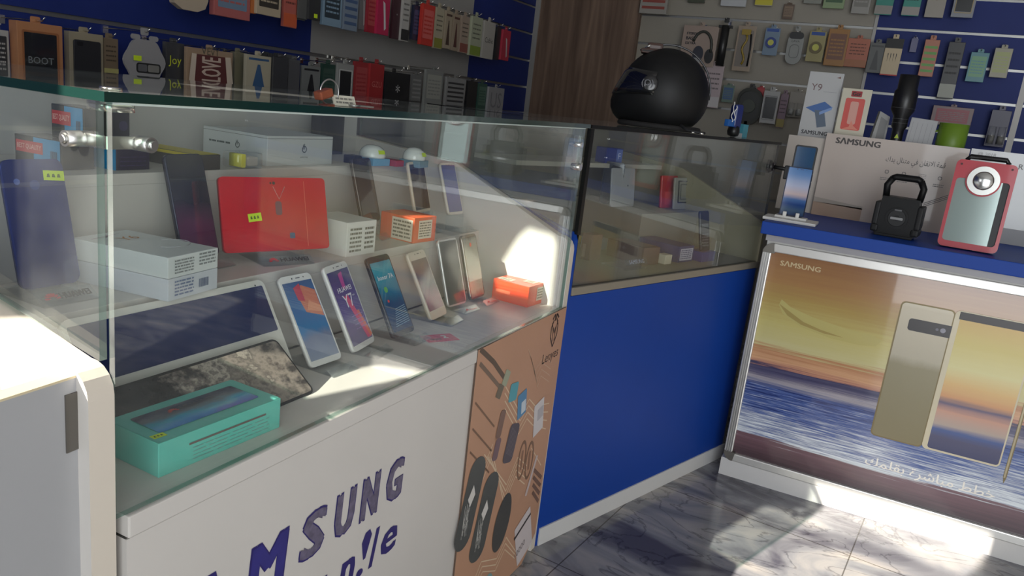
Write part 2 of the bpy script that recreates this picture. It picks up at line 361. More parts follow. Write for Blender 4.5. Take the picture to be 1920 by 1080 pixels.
local(lambda b: b.box((AX-.24, A0+.02, Z1-.026), (AX+.004, A1-.018, Z1), WHITE, bev=.002), 'lower_shelf', ca)
local(lambda b: b.box((AX-.41, A0+.02, Z2-.018), (AX-.246, A1-.018, Z2), WHITE, bev=.001), 'middle_shelf', ca)
local(lambda b: b.box((AB+.02, A0+.02, Z3-.018), (AX-.41, A1-.018, Z3), WHITE, bev=.001), 'upper_shelf', ca)
local(lambda b: b.box((AX-.258, A0+.02, Z1), (AX-.246, A1-.018, Z2-.018), WHITE), 'riser', ca)
local(lambda b: b.box((AX-.422, A0+.02, Z2), (AX-.41, A1-.018, Z3-.018), WHITE), 'riser', ca)
local(lambda b: b.box((AB, A0+.02, 0), (AB+.018, A1-.018, ZT-.012), WHITE2), 'back_panel', ca)
def side(y0, y1, za=.957, zb=.985, xa=.335):
    def f(b):
        pts = [(AB, 0)]+[(AX, 0)]+[(AX, .785)]+[(AX-.03*(1-math.cos(a)), .795+.03*math.sin(a)) for a in (math.radians(t) for t in (0, 20, 40, 60, 80, 97))]+[(AX-xa, za), (AB, zb)]
        b.M = iM @ Matrix(((1, 0, 0, 0), (0, 0, -1, y1), (0, 1, 0, 0), (0, 0, 0, 1)))
        b.prism(pts, 0, y1-y0, WHITE, P((214, 204, 190), .4))
    return f
local(side(A0-.02, A0+.008, .858, .972, .185), 'end_panel', ca); local(side(A1-.018, A1+.006), 'end_panel', ca)
def glass(b, y0, z0, z1, x0, x1, th): pass
local(lambda b: b.box((AX-.009, A0+.0095, Z1+.001), (AX-.001, A1-.019, ZT-.0005), G_PANE, side=G_EDGE), 'front_glass', ca)
local(lambda b: b.box((AB+.02, A0+.0005, ZT), (AX+.001, A1+.004, ZT+.009), G_TOPM, side=P((20, 46, 40), .15, coat=.3)), 'top_glass', ca)
local(lambda b: b.box((AX-.010, A0+.010, ZT-.0022), (AX-.0002, A1-.02, ZT-.0002), P((190, 200, 194), .3)), 'silicone_bead', ca)
def eg(y, pr):
    def f(b):
        b.M = iM @ Matrix(((1, 0, 0, 0), (0, 0, -1, y+.008), (0, 1, 0, 0), (0, 0, 0, 1)))
        b.prism([(AX-.011, .829), (AX-.011, ZT-.0005), (AB+.02, ZT-.0005)]+pr, 0, .008, G_PANE, G_EDGE)
    return f
local(eg(A0+.0005, [(AB+.02, .972), (AX-.185, .861)]), 'end_glass', ca); local(eg(A1-.008, [(AB+.02, .987), (AX-.335, .96)]), 'end_glass', ca)
def clamp(z, y, mir):
    def f(b):
        s = -mir
        b.cyl((AX+.006, y+.046*mir, z), (AX-.02, y+.046*mir, z), .0075, STEEL); b.cyl((AX+.006, y+.046*mir, z), (AX+.010, y+.046*mir, z), .0055, STEEL, .004)
        b.box((AX-.016, y+.012*mir, z-.006), (AX-.011, y+.054*mir, z+.006), CHROME)
        if mir > 0:
            b.cyl((AX-.045, y-.007, z), (AX-.045, y+.02, z), .0075, STEEL); b.cyl((AX-.045, y-.010, z), (AX-.045, y-.007, z), .0035, STEEL, .0055)
            b.box((AX-.052, y+.010, z-.006), (AX-.012, y+.014, z+.006), CHROME)
    return f
local(clamp(1.040, A0, 1), 'glass_clamp', ca, 'chrome glass clamp at the near corner')
local(lambda b: (b.cyl((AX-.03, A0+.03, ZT+.009), (AX-.03, A0+.03, ZT+.012), .010, CHROME), b.rr(AX-.03, A0+.03, .036, .036, .012, ZT-.010, ZT-.001, CHROME)), 'glass_clamp', ca)
local(lambda b: (b.box((AX-.022, A1-.03, 1.0), (AX-.009, A1-.019, 1.06), CHROME, bev=.002), b.cyl((AX-.02, A1-.028, .99), (AX+.003, A1-.028, .99), .008, CHROME), b.cyl((AX-.03, A1-.03, 1.04), (AX+.0, A1-.03, 1.04), .006, CHROME)), 'glass_clamp', ca)
# lettering painted on the front
VIOL = P((52, 48, 128), .45, var=.2, vscale=40); VIOG = P((112, 104, 128), .5, var=.45, vscale=90); VIOD = P((44, 36, 104), .45)
FA = FR((AX+.0006, 0, 0), (0, 1, 0), (0, 0, 1))
def letter(fn, dull=False):
    b = MB(); b.M = iM @ FA; fn(b); b.build('letter', ca)
for ch, y, w, mt in zip(('S', 'Λ', 'M', 'S', 'U', 'N', 'G'), (.470, .590, .698, .787, .860, .922, .990), (.06, .07, .078, .058, .052, .052, .050), (VIOL, VIOL, VIOL, VIOG, VIOG, VIOG, VIOG)):
    def fn(b): b.text(ch, y, .484, 0, VIOD, h=.076, w=w, bold=.06, shear=.12); b.text(ch, y, .484, .0004, mt, h=.070, w=w*.92, bold=.045, shear=.12)
    letter(fn)
for ch, y, w, h, z in (('m', .70, .075, .05, .352), ('o', .765, .045, .05, .352), ('b', .822, .044, .068, .362), ('n', .874, .04, .045, .372), ('e', .987, .047, .047, .372)):
    letter(lambda b: b.text(ch, y, z, 0, VIOD, h=h, w=w, bold=.05, shear=.2))
letter(lambda b: (b.prism([(.915, .372), (.921, .372), (.935, .41), (.929, .422), (.917, .42), (.909, .405)], 0, 0, VIOD), b.disc(.908, .352, .009, 0, 0, VIOD, 12, .007)))
letter(lambda b: b.prism([(.931, .346), (.941, .346), (.957, .414), (.947, .414)], 0, 0, VIOD))

# gate hinged on the near end of counter A
gd = Vector((-math.sin(math.radians(-5)), -math.cos(math.radians(-5)), 0))
GM = FR((-.66, .447, 0), gd*-1, (0, 0, 1))     # local x toward +y, y up, z out (+x)
gt = thing('counter_gate', 'grey white swing gate with pale top edge, hinged at the left end of the counter', 'gate', GM)
b = MB(); b.box((-.75, .012, -.018), (0, .816, 0), P((166, 166, 168), .5, var=.04)); b.box((-.75, .816, -.018), (0, .8185, 0), P((206, 192, 160), .6)); b.build('gate_panel', gt)
b = MB(); b.cyl((.006, .738, .007), (.006, .806, .007), .006, DARKM); b.box((-.014, .742, -.002), (-.001, .802, .0015), DARKM); b.box((.007, .742, .010), (.018, .802, .0125), DARKM)
for k in range(1, 3): b.cyl((.006, .738+.0226*k, .007), (.006, .7395+.0226*k, .007), .0064, BLACK)
b.build('hinge', gt)

# ------------------------------------------------------------------ counter B: blue showcase behind
BO = Vector((-.643, 1.684, 0)); BD = Vector((.3112, .9503, 0)); BN = Vector((.9503, -.3112, 0)); BL_ = .955
BM = FR(BO, BD, (0, 0, 1))                          # local x along the front, y up, z outward
def bl(s, dep, z): return BO + BD*s - BN*dep + Vector((0, 0, z))
cb = thing('display_counter', 'blue fronted display counter with dim glass case, carrying the black helmet', 'display counter', BM)
def bpart(fn, name, label=None):
    b = MB(); fn(b); o = b.build(name, cb)
    if label: o['label'] = label
    return o
BZ1, BZ2, BZ3 = .70, .82, .955; BDP = .62
BLACKE = P((18, 18, 18), .4)
bpart(lambda b: b.box((.006, .05, -.02), (BL_, BZ1-.022, 0), BLUE), 'front_panel', 'royal blue front panel')
bpart(lambda b: b.box((.006, 0, -.02), (BL_, .05, .004), P((205, 204, 202), .45)), 'plinth')
bpart(lambda b: b.box((.006, BZ1-.020, -.6), (BL_, BZ1, .004), P((134, 126, 112), .5, var=.05), bev=.002), 'lower_shelf')
def bp(b):
    b.M = Matrix(((1, 0, 0, 0), (0, 0, 1, 0), (0, -1, 0, 0), (0, 0, 0, 1)))   # (s, dep, z) -> local
    b.prism([(.608, .245), (BL_-.014, .245), (BL_-.014, .60), (.70, .60), (.64, .345)], BZ1, BZ2, P((150, 146, 134), .5, var=.05))
bpart(bp, 'middle_platform')
bpart(lambda b: b.box((.2, BZ3-.014, -.6), (BL_-.014, BZ3, -.42), P((178, 172, 160), .5)), 'upper_shelf')
bpart(lambda b: b.box((.006, 0, -BDP), (BL_, 1.066, -BDP+.015), P((112, 108, 98), .6)), 'back_panel')
def bside(x0, x1, mat, zz):
    def f(b):
        b.M = Matrix(((0, 0, 1, x0), (0, 1, 0, 0), (-1, 0, 0, 0), (0, 0, 0, 1)))   # (dep, y) outline extruded along s
        b.prism([(0, 0), (BDP, 0), (BDP, zz[2]), (.335, zz[1]), (.028, .835), (.01, zz[0]), (0, zz[0]-.02)], 0, x1-x0, mat)
    return f
bpart(bside(-.006, .006, BLUE, (.836, .90, .93)), 'end_panel', 'blue end panel'); bpart(bside(BL_-.012, BL_, P((150, 142, 118), .5), (.825, .957, .985)), 'end_panel')
bpart(lambda b: b.box((.012, BZ1+.001, -.012), (BL_-.002, ZT-.001, -.004), G_PANE, side=BLACKE), 'front_glass')
bpart(lambda b: b.box((.002, ZT, -BDP+.02), (BL_, ZT+.008, 0.0), G_TOPM, side=BLACKE), 'top_glass')
bpart(lambda b: b.box((-.001, .83, -.010), (.010, ZT-.0005, .002), BLACKE), 'corner_strip', 'black tape strip on the glass corner')
bpart(lambda b: b.box((.01, ZT-.02, -.3), (.013, ZT, -.06), CHROME), 'bracket')

# ------------------------------------------------------------------ light-box counter on the right
BX0, BY = -.315, 2.456
lb = thing('promotional_counter', 'promotional counter with blue top and framed beach sunset phone advert on its front', 'counter', T(BX0, BY, 0))
def lpart(fn, name, label=None):
    b = MB(); b.M = T(-BX0, -BY, 0); fn(b); o = b.build(name, lb)
    if label: o['label'] = label
    return o
lpart(lambda b: b.box((BX0, BY+.004, .06), (1.1, BY+.60, .812), WHITE2), 'body')
lpart(lambda b: b.box((BX0-.012, BY-.005, 0), (1.11, BY+.60, .06), P((200, 198, 196), .4)), 'plinth')
lpart(lambda b: b.box((BX0-.022, BY-.026, .812), (1.12, BY+.64, .850), BLUE, bev=.003), 'countertop', 'blue countertop')
lpart(lambda b: b.box((BX0-.005, BY-.006, .792), (1.11, BY+.004, .811), P((150, 148, 152), .4)), 'header_strip')
def frm(b):
    b.M = T(-BX0, -BY, 0) @ FR((0, BY+.003, 0), (1, 0, 0), (0, 0, 1))
    x0, x1, z0, z1 = -.322, 1.1, .057, .786; t = .026
    al = P((214, 212, 208), .3, .6)
    b.box((x0+.03, z1-t, 0), (x1, z1, .012), al, bev=.003); b.box((x0+.03, z0, 0), (x1, z0+t, .012), al, bev=.003)
    for k in (.3, .55, .8): b.box((x0+t*k-.002, z0+.03, .012), (x0+t*k+.002, z1-.03, .0145), STEEL)
    b.box((x0, z0+.03, 0), (x0+t, z1-.03, .012), al, bev=.003)
FRAME = lpart(frm, 'poster_frame', 'silver aluminium snap frame')
def corner(z, sg):
    def f(b):
        b.M = T(-BX0, -BY, 0) @ FR((0, BY+.003, 0), (1, 0, 0), (0, 0, 1))
        c = (-.292, z-sg*.03); pts = [(c[0]+.006, c[1])]+[(c[0]-.03*math.cos(a), c[1]+sg*.03*math.sin(a)) for a in (math.radians(10*k) for k in range(10))]
        if sg < 0: pts = pts[::-1]
        b.prism(pts, 0, .0135, P((120, 116, 110), .4, .7))
    return f
for z_, s_ in ((.786, 1), (.057, -1)):
    o = lpart(corner(z_, s_), 'frame_corner'); o.parent = FRAME
SKY = ramp_mat('printed_sunset', [(0, (66, 50, 56)), (.105, (112, 82, 90)), (.118, (206, 214, 220)), (.17, (190, 204, 216)), (.21, (112, 140, 186)), (.28, (62, 88, 146)), (.33, (140, 146, 166)), (.375, (72, 84, 132)), (.40, (164, 158, 164)), (.43, (88, 84, 112)), (.465, (54, 54, 88)), (.475, (176, 124, 104)), (.50, (206, 160, 122)), (.545, (176, 124, 88)),
               (.57, (196, 188, 138)), (.68, (190, 178, 112)), (.79, (170, 144, 84)), (.88, (162, 122, 80)), (1, (142, 102, 72))], axis=1, lo=.083, hi=.76, noise=.11, nscale=(2.6, 110, 1), rough=.16, coat=.8)
def add_sea(m, lo, hi, v0, v1):
    """breaking wave streaks between two heights of the printed picture"""
    nt = m.node_tree; b = nt.nodes['Principled BSDF']; old = b.inputs['Base Color'].links[0].from_socket
    tc = nd(nt, 'ShaderNodeTexCoord'); sp = nd(nt, 'ShaderNodeSeparateXYZ'); nt.links.new(tc.outputs['Object'], sp.inputs[0])
    mp = nd(nt, 'ShaderNodeMapping'); mp.inputs['Scale'].default_value = (7, 210, 1); nt.links.new(tc.outputs['Object'], mp.inputs[0])
    n = nd(nt, 'ShaderNodeTexNoise'); n.inputs['Scale'].default_value = 1; n.inputs['Detail'].default_value = 7; n.inputs['Roughness'].default_value = .7; nt.links.new(mp.outputs[0], n.inputs['Vector'])
    mp2 = nd(nt, 'ShaderNodeMapping'); mp2.inputs['Scale'].default_value = (3, 12, 1); nt.links.new(tc.outputs['Object'], mp2.inputs[0])
    n2 = nd(nt, 'ShaderNodeTexNoise'); n2.inputs['Scale'].default_value = 1; nt.links.new(mp2.outputs[0], n2.inputs['Vector'])
    g = nd(nt, 'ShaderNodeMapRange'); g.inputs[1].default_value = v0; g.inputs[2].default_value = v1; g.inputs[3].default_value = .16; g.inputs[4].default_value = -.10; nt.links.new(sp.outputs[1], g.inputs[0])
    a1 = nd(nt, 'ShaderNodeMath', operation='ADD'); nt.links.new(n.outputs['Fac'], a1.inputs[0]); nt.links.new(g.outputs[0], a1.inputs[1])
    a2 = nd(nt, 'ShaderNodeMath', operation='MULTIPLY_ADD'); nt.links.new(n2.outputs['Fac'], a2.inputs[0]); a2.inputs[1].default_value = .3; nt.links.new(a1.outputs[0], a2.inputs[2])
    cr = nd(nt, 'ShaderNodeValToRGB'); E_ = cr.color_ramp.elements; E_[0].position = .5; E_[0].color = (*lin((34, 48, 104)), 1); E_[1].position = .86; E_[1].color = (*lin((222, 228, 232)), 1)
    x = E_.new(.64); x.color = (*lin((74, 96, 156)), 1); x = E_.new(.72); x.color = (*lin((138, 146, 172)), 1); nt.links.new(a2.outputs[0], cr.inputs[0])
    w = nd(nt, 'ShaderNodeMath', operation='MULTIPLY_ADD'); nt.links.new(n2.outputs['Fac'], w.inputs[0]); w.inputs[1].default_value = .03; nt.links.new(sp.outputs[1], w.inputs[2])
    lo_ = nd(nt, 'ShaderNodeMath', operation='GREATER_THAN'); nt.links.new(w.outputs[0], lo_.inputs[0]); lo_.inputs[1].default_value = v0+.012
    hi_ = nd(nt, 'ShaderNodeMath', operation='LESS_THAN'); nt.links.new(w.outputs[0], hi_.inputs[0]); hi_.inputs[1].default_value = v1+.015
    mu = nd(nt, 'ShaderNodeMath', operation='MULTIPLY'); nt.links.new(lo_.outputs[0], mu.inputs[0]); nt.links.new(hi_.outputs[0], mu.inputs[1])
    mx = nd(nt, 'ShaderNodeMix', data_type='RGBA'); nt.links.new(mu.outputs[0], mx.inputs[0]); nt.links.new(old, mx.inputs[6]); nt.links.new(cr.outputs[0], mx.inputs[7]); nt.links.new(mx.outputs[2], b.inputs['Base Color'])
add_sea(SKY, .083, .76, .165, .335)
def poster(b):
    b.rect(-.296, .083, 1.1, .760, 0, SKY)
fr = FR((BX0*0, BY+.0025, 0), (1, 0, 0), (0, 0, 1))
pb = MB(); poster(pb)
GOLD = P((168, 156, 128), .3, .25); GOLDD = P((120, 106, 74), .35, .3); CR = P((222, 206, 160), .4)
def ph(b, x0, x1, z0, z1, m1, edge, z):
    b.rr((x0+x1)/2, (z0+z1)/2, x1-x0, z1-z0, .014, z, z, edge); b.rr((x0+x1)/2, (z0+z1)/2, x1-x0-.008, z1-z0-.008, .011, z+.0003, z+.0003, m1)
ph(pb, .085, .226, .264, .686, ramp_mat('printed_gold_back', [(0, (126, 116, 84)), (.55, (140, 132, 104)), (.62, (176, 168, 148)), (1, (196, 186, 164))], lo=.264, hi=.686, noise=.12, nscale=(6, 4, 1)), GOLDD, .0006)
pb.rr(.175, .622, .12, .036, .008, .0012, .0012, P((48, 44, 46), .25)); pb.disc(.205, .622, .007, .0016, .0016, P((150, 150, 160))); pb.disc(.19, .622, .004, .0016, .0016, P((120, 120, 130)))
SCR = ramp_mat('printed_phone_sunset', [(0, (58, 60, 96)), (.1, (76, 74, 104)), (.16, (70, 88, 140)), (.2, (176, 160, 150)), (.3, (196, 150, 130)), (.36, (90, 84, 112)), (.4, (204, 152, 108)), (.5, (214, 178, 120)), (.62, (212, 204, 150)), (.8, (200, 184, 112)), (1, (196, 160, 92))], lo=.27, hi=.68, noise=.06, nscale=(3, 40, 1))
pb.rr(.325, .477, .2, .424, .014, .0016, .0016, P((206, 196, 170), .3)); pb.rr(.33, .477, .182, .412, .008, .0019, .0019, SCR); pb.rect(.236, .664, .42, .686, .0022, P((46, 40, 40), .3))
pb.rect(.44, .24, .449, .56, .0006, GOLDD); pb.rect(.4415, .24, .446, .56, .0009, GOLD); pb.prism([(.441, .24), (.449, .24), (.445, .222)], .0009, .0009, GOLDD)
WSAND = P((236, 232, 224), .4)
pb.text('SΛMSUNG', -.206, .730, .0006, P((196, 176, 136)), h=.0165, w=.118, bold=.03)
ARF = lambda s: s[::-1]
pb.text(ARF('\ufea7\ufec4\ufec2 \ufee3\ufe92\ufe8e\ufeb7\ufeae\ufe93 \ufe91\ufed8\ufee0\ufee4\ufeda'), .262, .178, .0006, WSAND, h=.036, w=.345, bold=.012)
# arching swirl of cloud in the printed sky
pb.prism([(-.245, .600), (-.230, .575), (-.17, .545), (-.08, .530), (.0, .528), (.045, .535), (.058, .556), (.03, .566), (-.05, .570), (-.14, .582), (-.21, .600), (-.240, .618)], .0003, .0003, P((184, 172, 108), .2, coat=.8))
pb.prism([(-.246, .604), (-.215, .572), (-.17, .552), (-.10, .540), (-.045, .540), (-.115, .550), (-.165, .562), (-.215, .588)], .0005, .0005, P((160, 142, 84), .2, coat=.8))
po = pb.build('poster', lb); po.matrix_world = fr; po.matrix_parent_inverse = Matrix(); po.matrix_basis = T(-BX0, -BY, 0) @ fr; po['label'] = 'printed beach sunset advert showing two gold phones'
# ------------------------------------------------------------------ builders for goods
def lean(bl_, br_, tl_, tr_, z0):
    """upright sheet whose bottom edge stands on z0 under two sight lines: frame, width, height"""
    B1 = hz(bl_, z0); B2 = hz(br_, z0); u = B2-B1; w = u.length; u.normalize(); away = Vector((-u.y, u.x, 0)); best = None
    for k in range(-8, 120):
        t = math.radians(k*.5); v = Vector((0, 0, math.cos(t)))+away*math.sin(t); n = u.cross(v)
        T1 = hp(tl_, B1, n); T2 = hp(tr_, B1, n); e = abs((T1-B1).dot(u))+abs((T2-B2).dot(u))
        if best is None or e < best[0]: best = (e, v, ((T1-B1).dot(v)+(T2-B2).dot(v))/2)
    return FR((B1+B2)/2, u, best[1]), w, best[2]
def phone(label, M, w, h, body, art=None, th=.008, r=.009, back=False, cat='phone', name='smartphone', group=None, band=None):
    t = thing(name, label, cat, M, group)
    b = MB(); b.rr(0, h/2, w, h, r, -th, 0, body, side=band or body, n=6); bo = b.build('body', t)
    b = MB(); b.box((w/2-.0006, h*.62, -th*.7), (w/2+.0008, h*.72, -th*.3), band or body); b.box((w/2-.0006, h*.75, -th*.7), (w/2+.0008, h*.88, -th*.3), band or body); b.build('side_button', bo)
    if art:
        b = MB(); art(b, w, h); o = b.build('back_print' if back else 'screen', bo)
    return t
def bezels(b, w, h, c, dark=(60, 58, 60)):
    b.disc(-w*.12, h-.006, .0015, .0006, .0006, P(dark), 10); b.rr(w*.06, h-.006, .010, .0014, .0006, .0006, .0006, P(dark)); b.disc(w*.24, h-.006, .0012, .0006, .0006, P(dark), 8)
def stand(label, M, w, z0, depth=.07, logo=None, lip=.018, group=None, front=.042):
    """clear acrylic easel under a leaning device: foot, back rest and lip"""
    o = M.translation; u = Vector((M[0][0], M[1][0], M[2][0])); out = Vector((u.y, -u.x, 0))
    Mb = FR((o.x, o.y, z0), u, (0, 0, 1)); t = thing('acrylic_stand', label, 'display stand', Mb, group); e = max(o.z-z0, .004)
    b = MB(); b.box((-w/2, 0, -depth), (w/2, .002, front), G_ACR)
    if e > .012: b.box((-w*.42, .002, -.012), (w*.42, e-.0003, .004), G_ACR)
    b.build('foot', t)
    b = MB(); b.M = Mb.inverted() @ M; b.box((-w*.3, -.001, -.0125), (w*.3, .075, -.0105), G_ACR); b.build('back_rest', t)
    b = MB(); b.M = T(0, .002, front-.001) @ RX(-58); b.box((-w/2, 0, -.002), (w/2, lip, 0), G_ACR)
    b.M = b.M @ T(0, -.002, .0006)
    if logo:
        if logo[0] == 'h': petals(b, -w*.27, lip*.55+.001, lip*.42, 0, P((206, 30, 44))); b.text('HUAWEI', w*.14, lip*.5+.002, 0, P((40, 38, 42)), h=lip*.42, w=w*.56, bold=.05)
        if logo[0] == 'r': petals(b, -w*.2, lip*.55, lip*.4, 0, P((226, 60, 40))); b.text('Huawei', w*.15, lip*.5, 0, P((226, 70, 50)), h=lip*.34, w=w*.42)
    b.build('lip', t); return t
def carton(label, px, z0, az, wR, wL, h, mat, arts={}, name='carton', cat='box', lidz=None, group=None, org=None, stick=None):
    """box standing with its near bottom corner under pixel px; wR runs along azimuth az, wL to its left"""
    o = org if org is not None else hz(px, z0); a = math.radians(az); R = Vector((math.sin(a), math.cos(a), 0)); L = Vector((-R.y, R.x, 0))
    M = FR((o.x, o.y, z0), R, L); t = thing(name, label, cat, M, group)
    b = MB(); b.box((0, 0, 0), (wR, wL, h), mat, bev=.0012)
    F_ = {'R': FR((0, -.0004, 0), (1, 0, 0), (0, 0, 1)), 'L': FR((-.0004, wL, 0), (0, -1, 0), (0, 0, 1)), 'T': FR((0, 0, h+.0004), (1, 0, 0), (0, 1, 0))}
    D = {'R': (wR, h), 'L': (wL, h), 'T': (wR, wL)}
    for k, f in arts.items():
        b.M = F_[k]; f(b, *D[k])
    b.build('box_body', t)
    if lidz:
        b = MB(); b.frame(wR/2, wL/2, wR+.001, wL+.001, .0006, .002, h*lidz, h*lidz+.0008, P((120, 118, 116)), .001); b.build('lid_seam', t)
    if stick:
        f, x, y, w2, h2 = stick; b = MB(); b.M = F_[f]; sticker(b, x, y, w2, h2, .0006, rot=random.uniform(-8, 8)); s_ = b.build('price_sticker', t); s_['label'] = 'yellow green handwritten price sticker'
    return t

# ------------------------------------------------------------------ counter A, front row on the low shelf
def teal_top(b, w, h):
    b.frame(w/2, h/2, w-.002, h-.002, .0155, .004, .0002, .0002, P((104, 196, 184), .35))
    b.rr(w*.5, h*.52, w-.036, h-.038, .004, .0004, .0004, ramp_mat('printed_blue_wave', [(0, (20, 70, 150)), (.3, (50, 140, 210)), (.45, (90, 176, 200)), (.6, (120, 128, 132)), (.8, (70, 74, 84)), (1, (140, 146, 150))], axis=1, lo=0, hi=.09, noise=.5, nscale=(18, 40, 1), rough=.08))
    b.text('HUAWEI', w*.55, h*.66, .0008, P((60, 62, 66)), w=.05, bold=.03); petals(b, w*.36, h*.66, .008, .0008, P((196, 70, 60)))
def teal_side(b, w, h):
    b.rect(w*.22, h*.62, w*.86, h*.68, .0002, P((112, 96, 90))); squiggle(b, w*.25, h*.1, w*.9, h*.55, .0002, P((120, 168, 160)), 4, .12)
TEAL = P((104, 200, 184), .3, coat=.2)
carton('teal phone carton with clear window and yellow sticker at the near end of the case', (297, 897), .655, 2, .188, .094, .043, TEAL, {'T': teal_top, 'R': teal_side}, stick=('T', .012, .016, .017, .010))
LM = FR((-.794, .80, .658), (0, 1, 0), (-math.sin(math.radians(30)), 0, math.cos(math.radians(30))))
def onp(p, M):
    q = M.inverted() @ hp(p, M.translation, Vector((M[0][2], M[1][2], M[2][2]))); return q.x, q.y
x1, y1 = onp((492, 523), LM); x0 = x1-.34; yb = onp((507, 625), LM)[1]
def tabart(b, w, h): b.rr(.0, (YBZ+h-.010)/2, w-.012, h-.010-YBZ, .003, .0004, .0004, NAVY); b.disc(w*.5-.02, h-.008, .0016, .0006, .0006, INK, 8)
H1 = y1; YBZ = yb+.002
phone('wide navy screened tablet with white bezel leaning on the low shelf behind the teal carton', LM @ T((x0+x1)/2, 0, 0), x1-x0, H1, P((212, 210, 204), .35), tabart, r=.012, name='tablet', cat='tablet', th=.009)
LM2 = FR((-.722, .80, .6562), (0, 1, 0), (-math.sin(math.radians(52)), 0, math.cos(math.radians(52))))
xr, yt = onp((516, 634), LM2)
MARB = ramp_mat('mottled_brown_reflection', [(0, (26, 26, 28)), (.40, (46, 44, 44)), (.5, (116, 106, 100)), (.58, (172, 162, 150)), (.66, (104, 96, 90)), (.8, (150, 138, 128)), (1, (60, 56, 54))], axis=0, lo=-.19, hi=.17, noise=1.3, nscale=(30, 34, 10), rough=.12)  # crumpled reflection in the black glass, painted as mottled colour
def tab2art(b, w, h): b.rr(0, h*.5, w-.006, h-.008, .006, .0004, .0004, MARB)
phone('black glass tablet with painted mottled grey reflection lying back in front of the navy tablet', LM2 @ T(xr-.15, 0, 0), .30, max(yt, .06), BLACKG, tab2art, r=.01, name='tablet', cat='tablet')
WH = P((226, 224, 222), .3); SILV = P((200, 198, 196), .25, .5)
def scr(mat_stops, name, extra=None, mb=.010, mt_=.012, noise=.3, axis=1, ns=(30, 12, 1)):
    def art(b, w, h):
        b.rect(-w/2+.003, mb, w/2-.003, h-mt_, .0004, ramp_mat(name, mat_stops, axis=axis, lo=0 if axis == 1 else -w/2, hi=h if axis == 1 else w/2, noise=noise, nscale=ns, rough=.08))
        bezels(b, w, h, None)
        if extra: extra(b, w, h)
    return art
def x_p1(b, w, h):
    b.prism([(-.004, h*.58), (w*.44, h*.50), (w*.44, h*.80), (.004, h*.88), (-.010, h*.75)], .0007, .0007, P((206, 118, 84), .15)); b.prism([(0, h*.60), (w*.44, h*.54), (w*.44, h*.62), (.01, h*.7)], .0009, .0009, P((226, 150, 110), .15)); b.prism([(-.014, h*.86), (.002, h*.9), (.002, h*.7), (-.012, h*.72)], .0009, .0009, P((196, 60, 76), .15))
def x_y7(b, w, h):
    b.prism([(-.010, h*.62), (.004, h*.62), (.034, h*.08), (.020, h*.08)], .0007, .0007, P((226, 50, 110), .15)); b.prism([(.014, h*.42), (.022, h*.42), (.038, h*.1), (.03, h*.08)], .0009, .0009, P((232, 96, 70), .15)); b.prism([(-.004, h*.88), (.010, h*.9), (.006, h*.7), (-.004, h*.7)], .0007, .0007, P((196, 50, 150), .15))
    lt = P((236, 228, 240), .3); b.text('HUAWEI', 0, h*.70, .0012, lt, w=w*.6, bold=.02); b.text('Y7', 0, h*.56, .0012, lt, h=h*.15, w=w*.42)
    b.text('2018', .022, h*.60, .0012, lt, w=.008); squiggle(b, -w*.1, h*.2, w*.4, h*.4, .0012, P((150, 110, 190)), 4, .08)
def x_hon(b, w, h):
    b.text('honor 7A', 0, h*.73, .0012, P((225, 240, 244), .3), w=w*.7, bold=.01); b.disc(-.012, h*.58, .006, .0008, .0008, P((90, 180, 70)), 12); b.disc(-.016, h*.44, .003, .0008, .0008, P((226, 70, 60)), 10)
    for k in range(9): b.prism([(-.02+.002*k, h*(.12+.025*k)), (.03, h*(.14+.025*k)), (.03, h*(.147+.025*k)), (-.02+.002*k, h*(.126+.025*k))], .0009, .0009, P((150, 190, 210), .2))
ph_ = [
 ('white smartphone with sculpted orange wallpaper, first of the front row after the tablets', ((586, 690), (641, 671), (520, 522), (581, 512)), WH, scr([(0, (150, 160, 180)), (.3, (120, 130, 160)), (.4, (40, 120, 180)), (.6, (50, 110, 170)), (1, (60, 84, 130))], 'printed_sky_p1', x_p1), .073, .158),
 ('white smartphone with purple screen reading Y7 in the front row', ((661, 664), (707, 637), (598, 502), (655, 495)), WH, scr([(0, (60, 40, 120)), (.5, (84, 50, 140)), (.9, (50, 34, 110)), (1, (40, 30, 90))], 'printed_purple', x_y7), .080, .158),
 ('black smartphone with turquoise blue screen in the front row', ((740, 635), (778, 619), (687, 483), (728, 474)), BLACK, scr([(0, (20, 50, 90)), (.4, (16, 74, 120)), (.7, (0, 150, 180)), (.85, (60, 170, 190)), (1, (40, 110, 140))], 'printed_turquoise', x_hon), .073, .16),
 ('pale gold smartphone with wine red screen in the front row', ((808, 602), (841, 586), (762, 476), (795, 463)), P((216, 204, 190), .35), scr([(0, (130, 50, 90)), (.3, (140, 60, 104)), (.5, (50, 44, 84)), (.7, (110, 84, 88)), (1, (120, 108, 100))], 'printed_wine', None, .018, .018), .072, .147),
 ('dark grey smartphone with switched off screen next to the pale gold one', ((841, 577), (875, 567), (818, 447), (855, 440)), SILV, scr([(0, (52, 50, 48)), (1, (66, 66, 64))], 'screen_off', None, .004, .004, noise=.05), .070, .15),
 ('slim smartphone with silver edge and pale screen at the far end of the front row', ((881, 564), (912, 552), (866, 439), (893, 432)), P((150, 140, 130), .2, .8), scr([(0, (190, 80, 70)), (.12, (200, 190, 170)), (.6, (170, 170, 156)), (.9, (150, 150, 140)), (1, (60, 58, 56))], 'printed_pale', lambda b, w, h: b.disc(0, h*.84, .005, .0008, .0008, P((226, 90, 70)), 12), .004, .006), .068, .15),
]
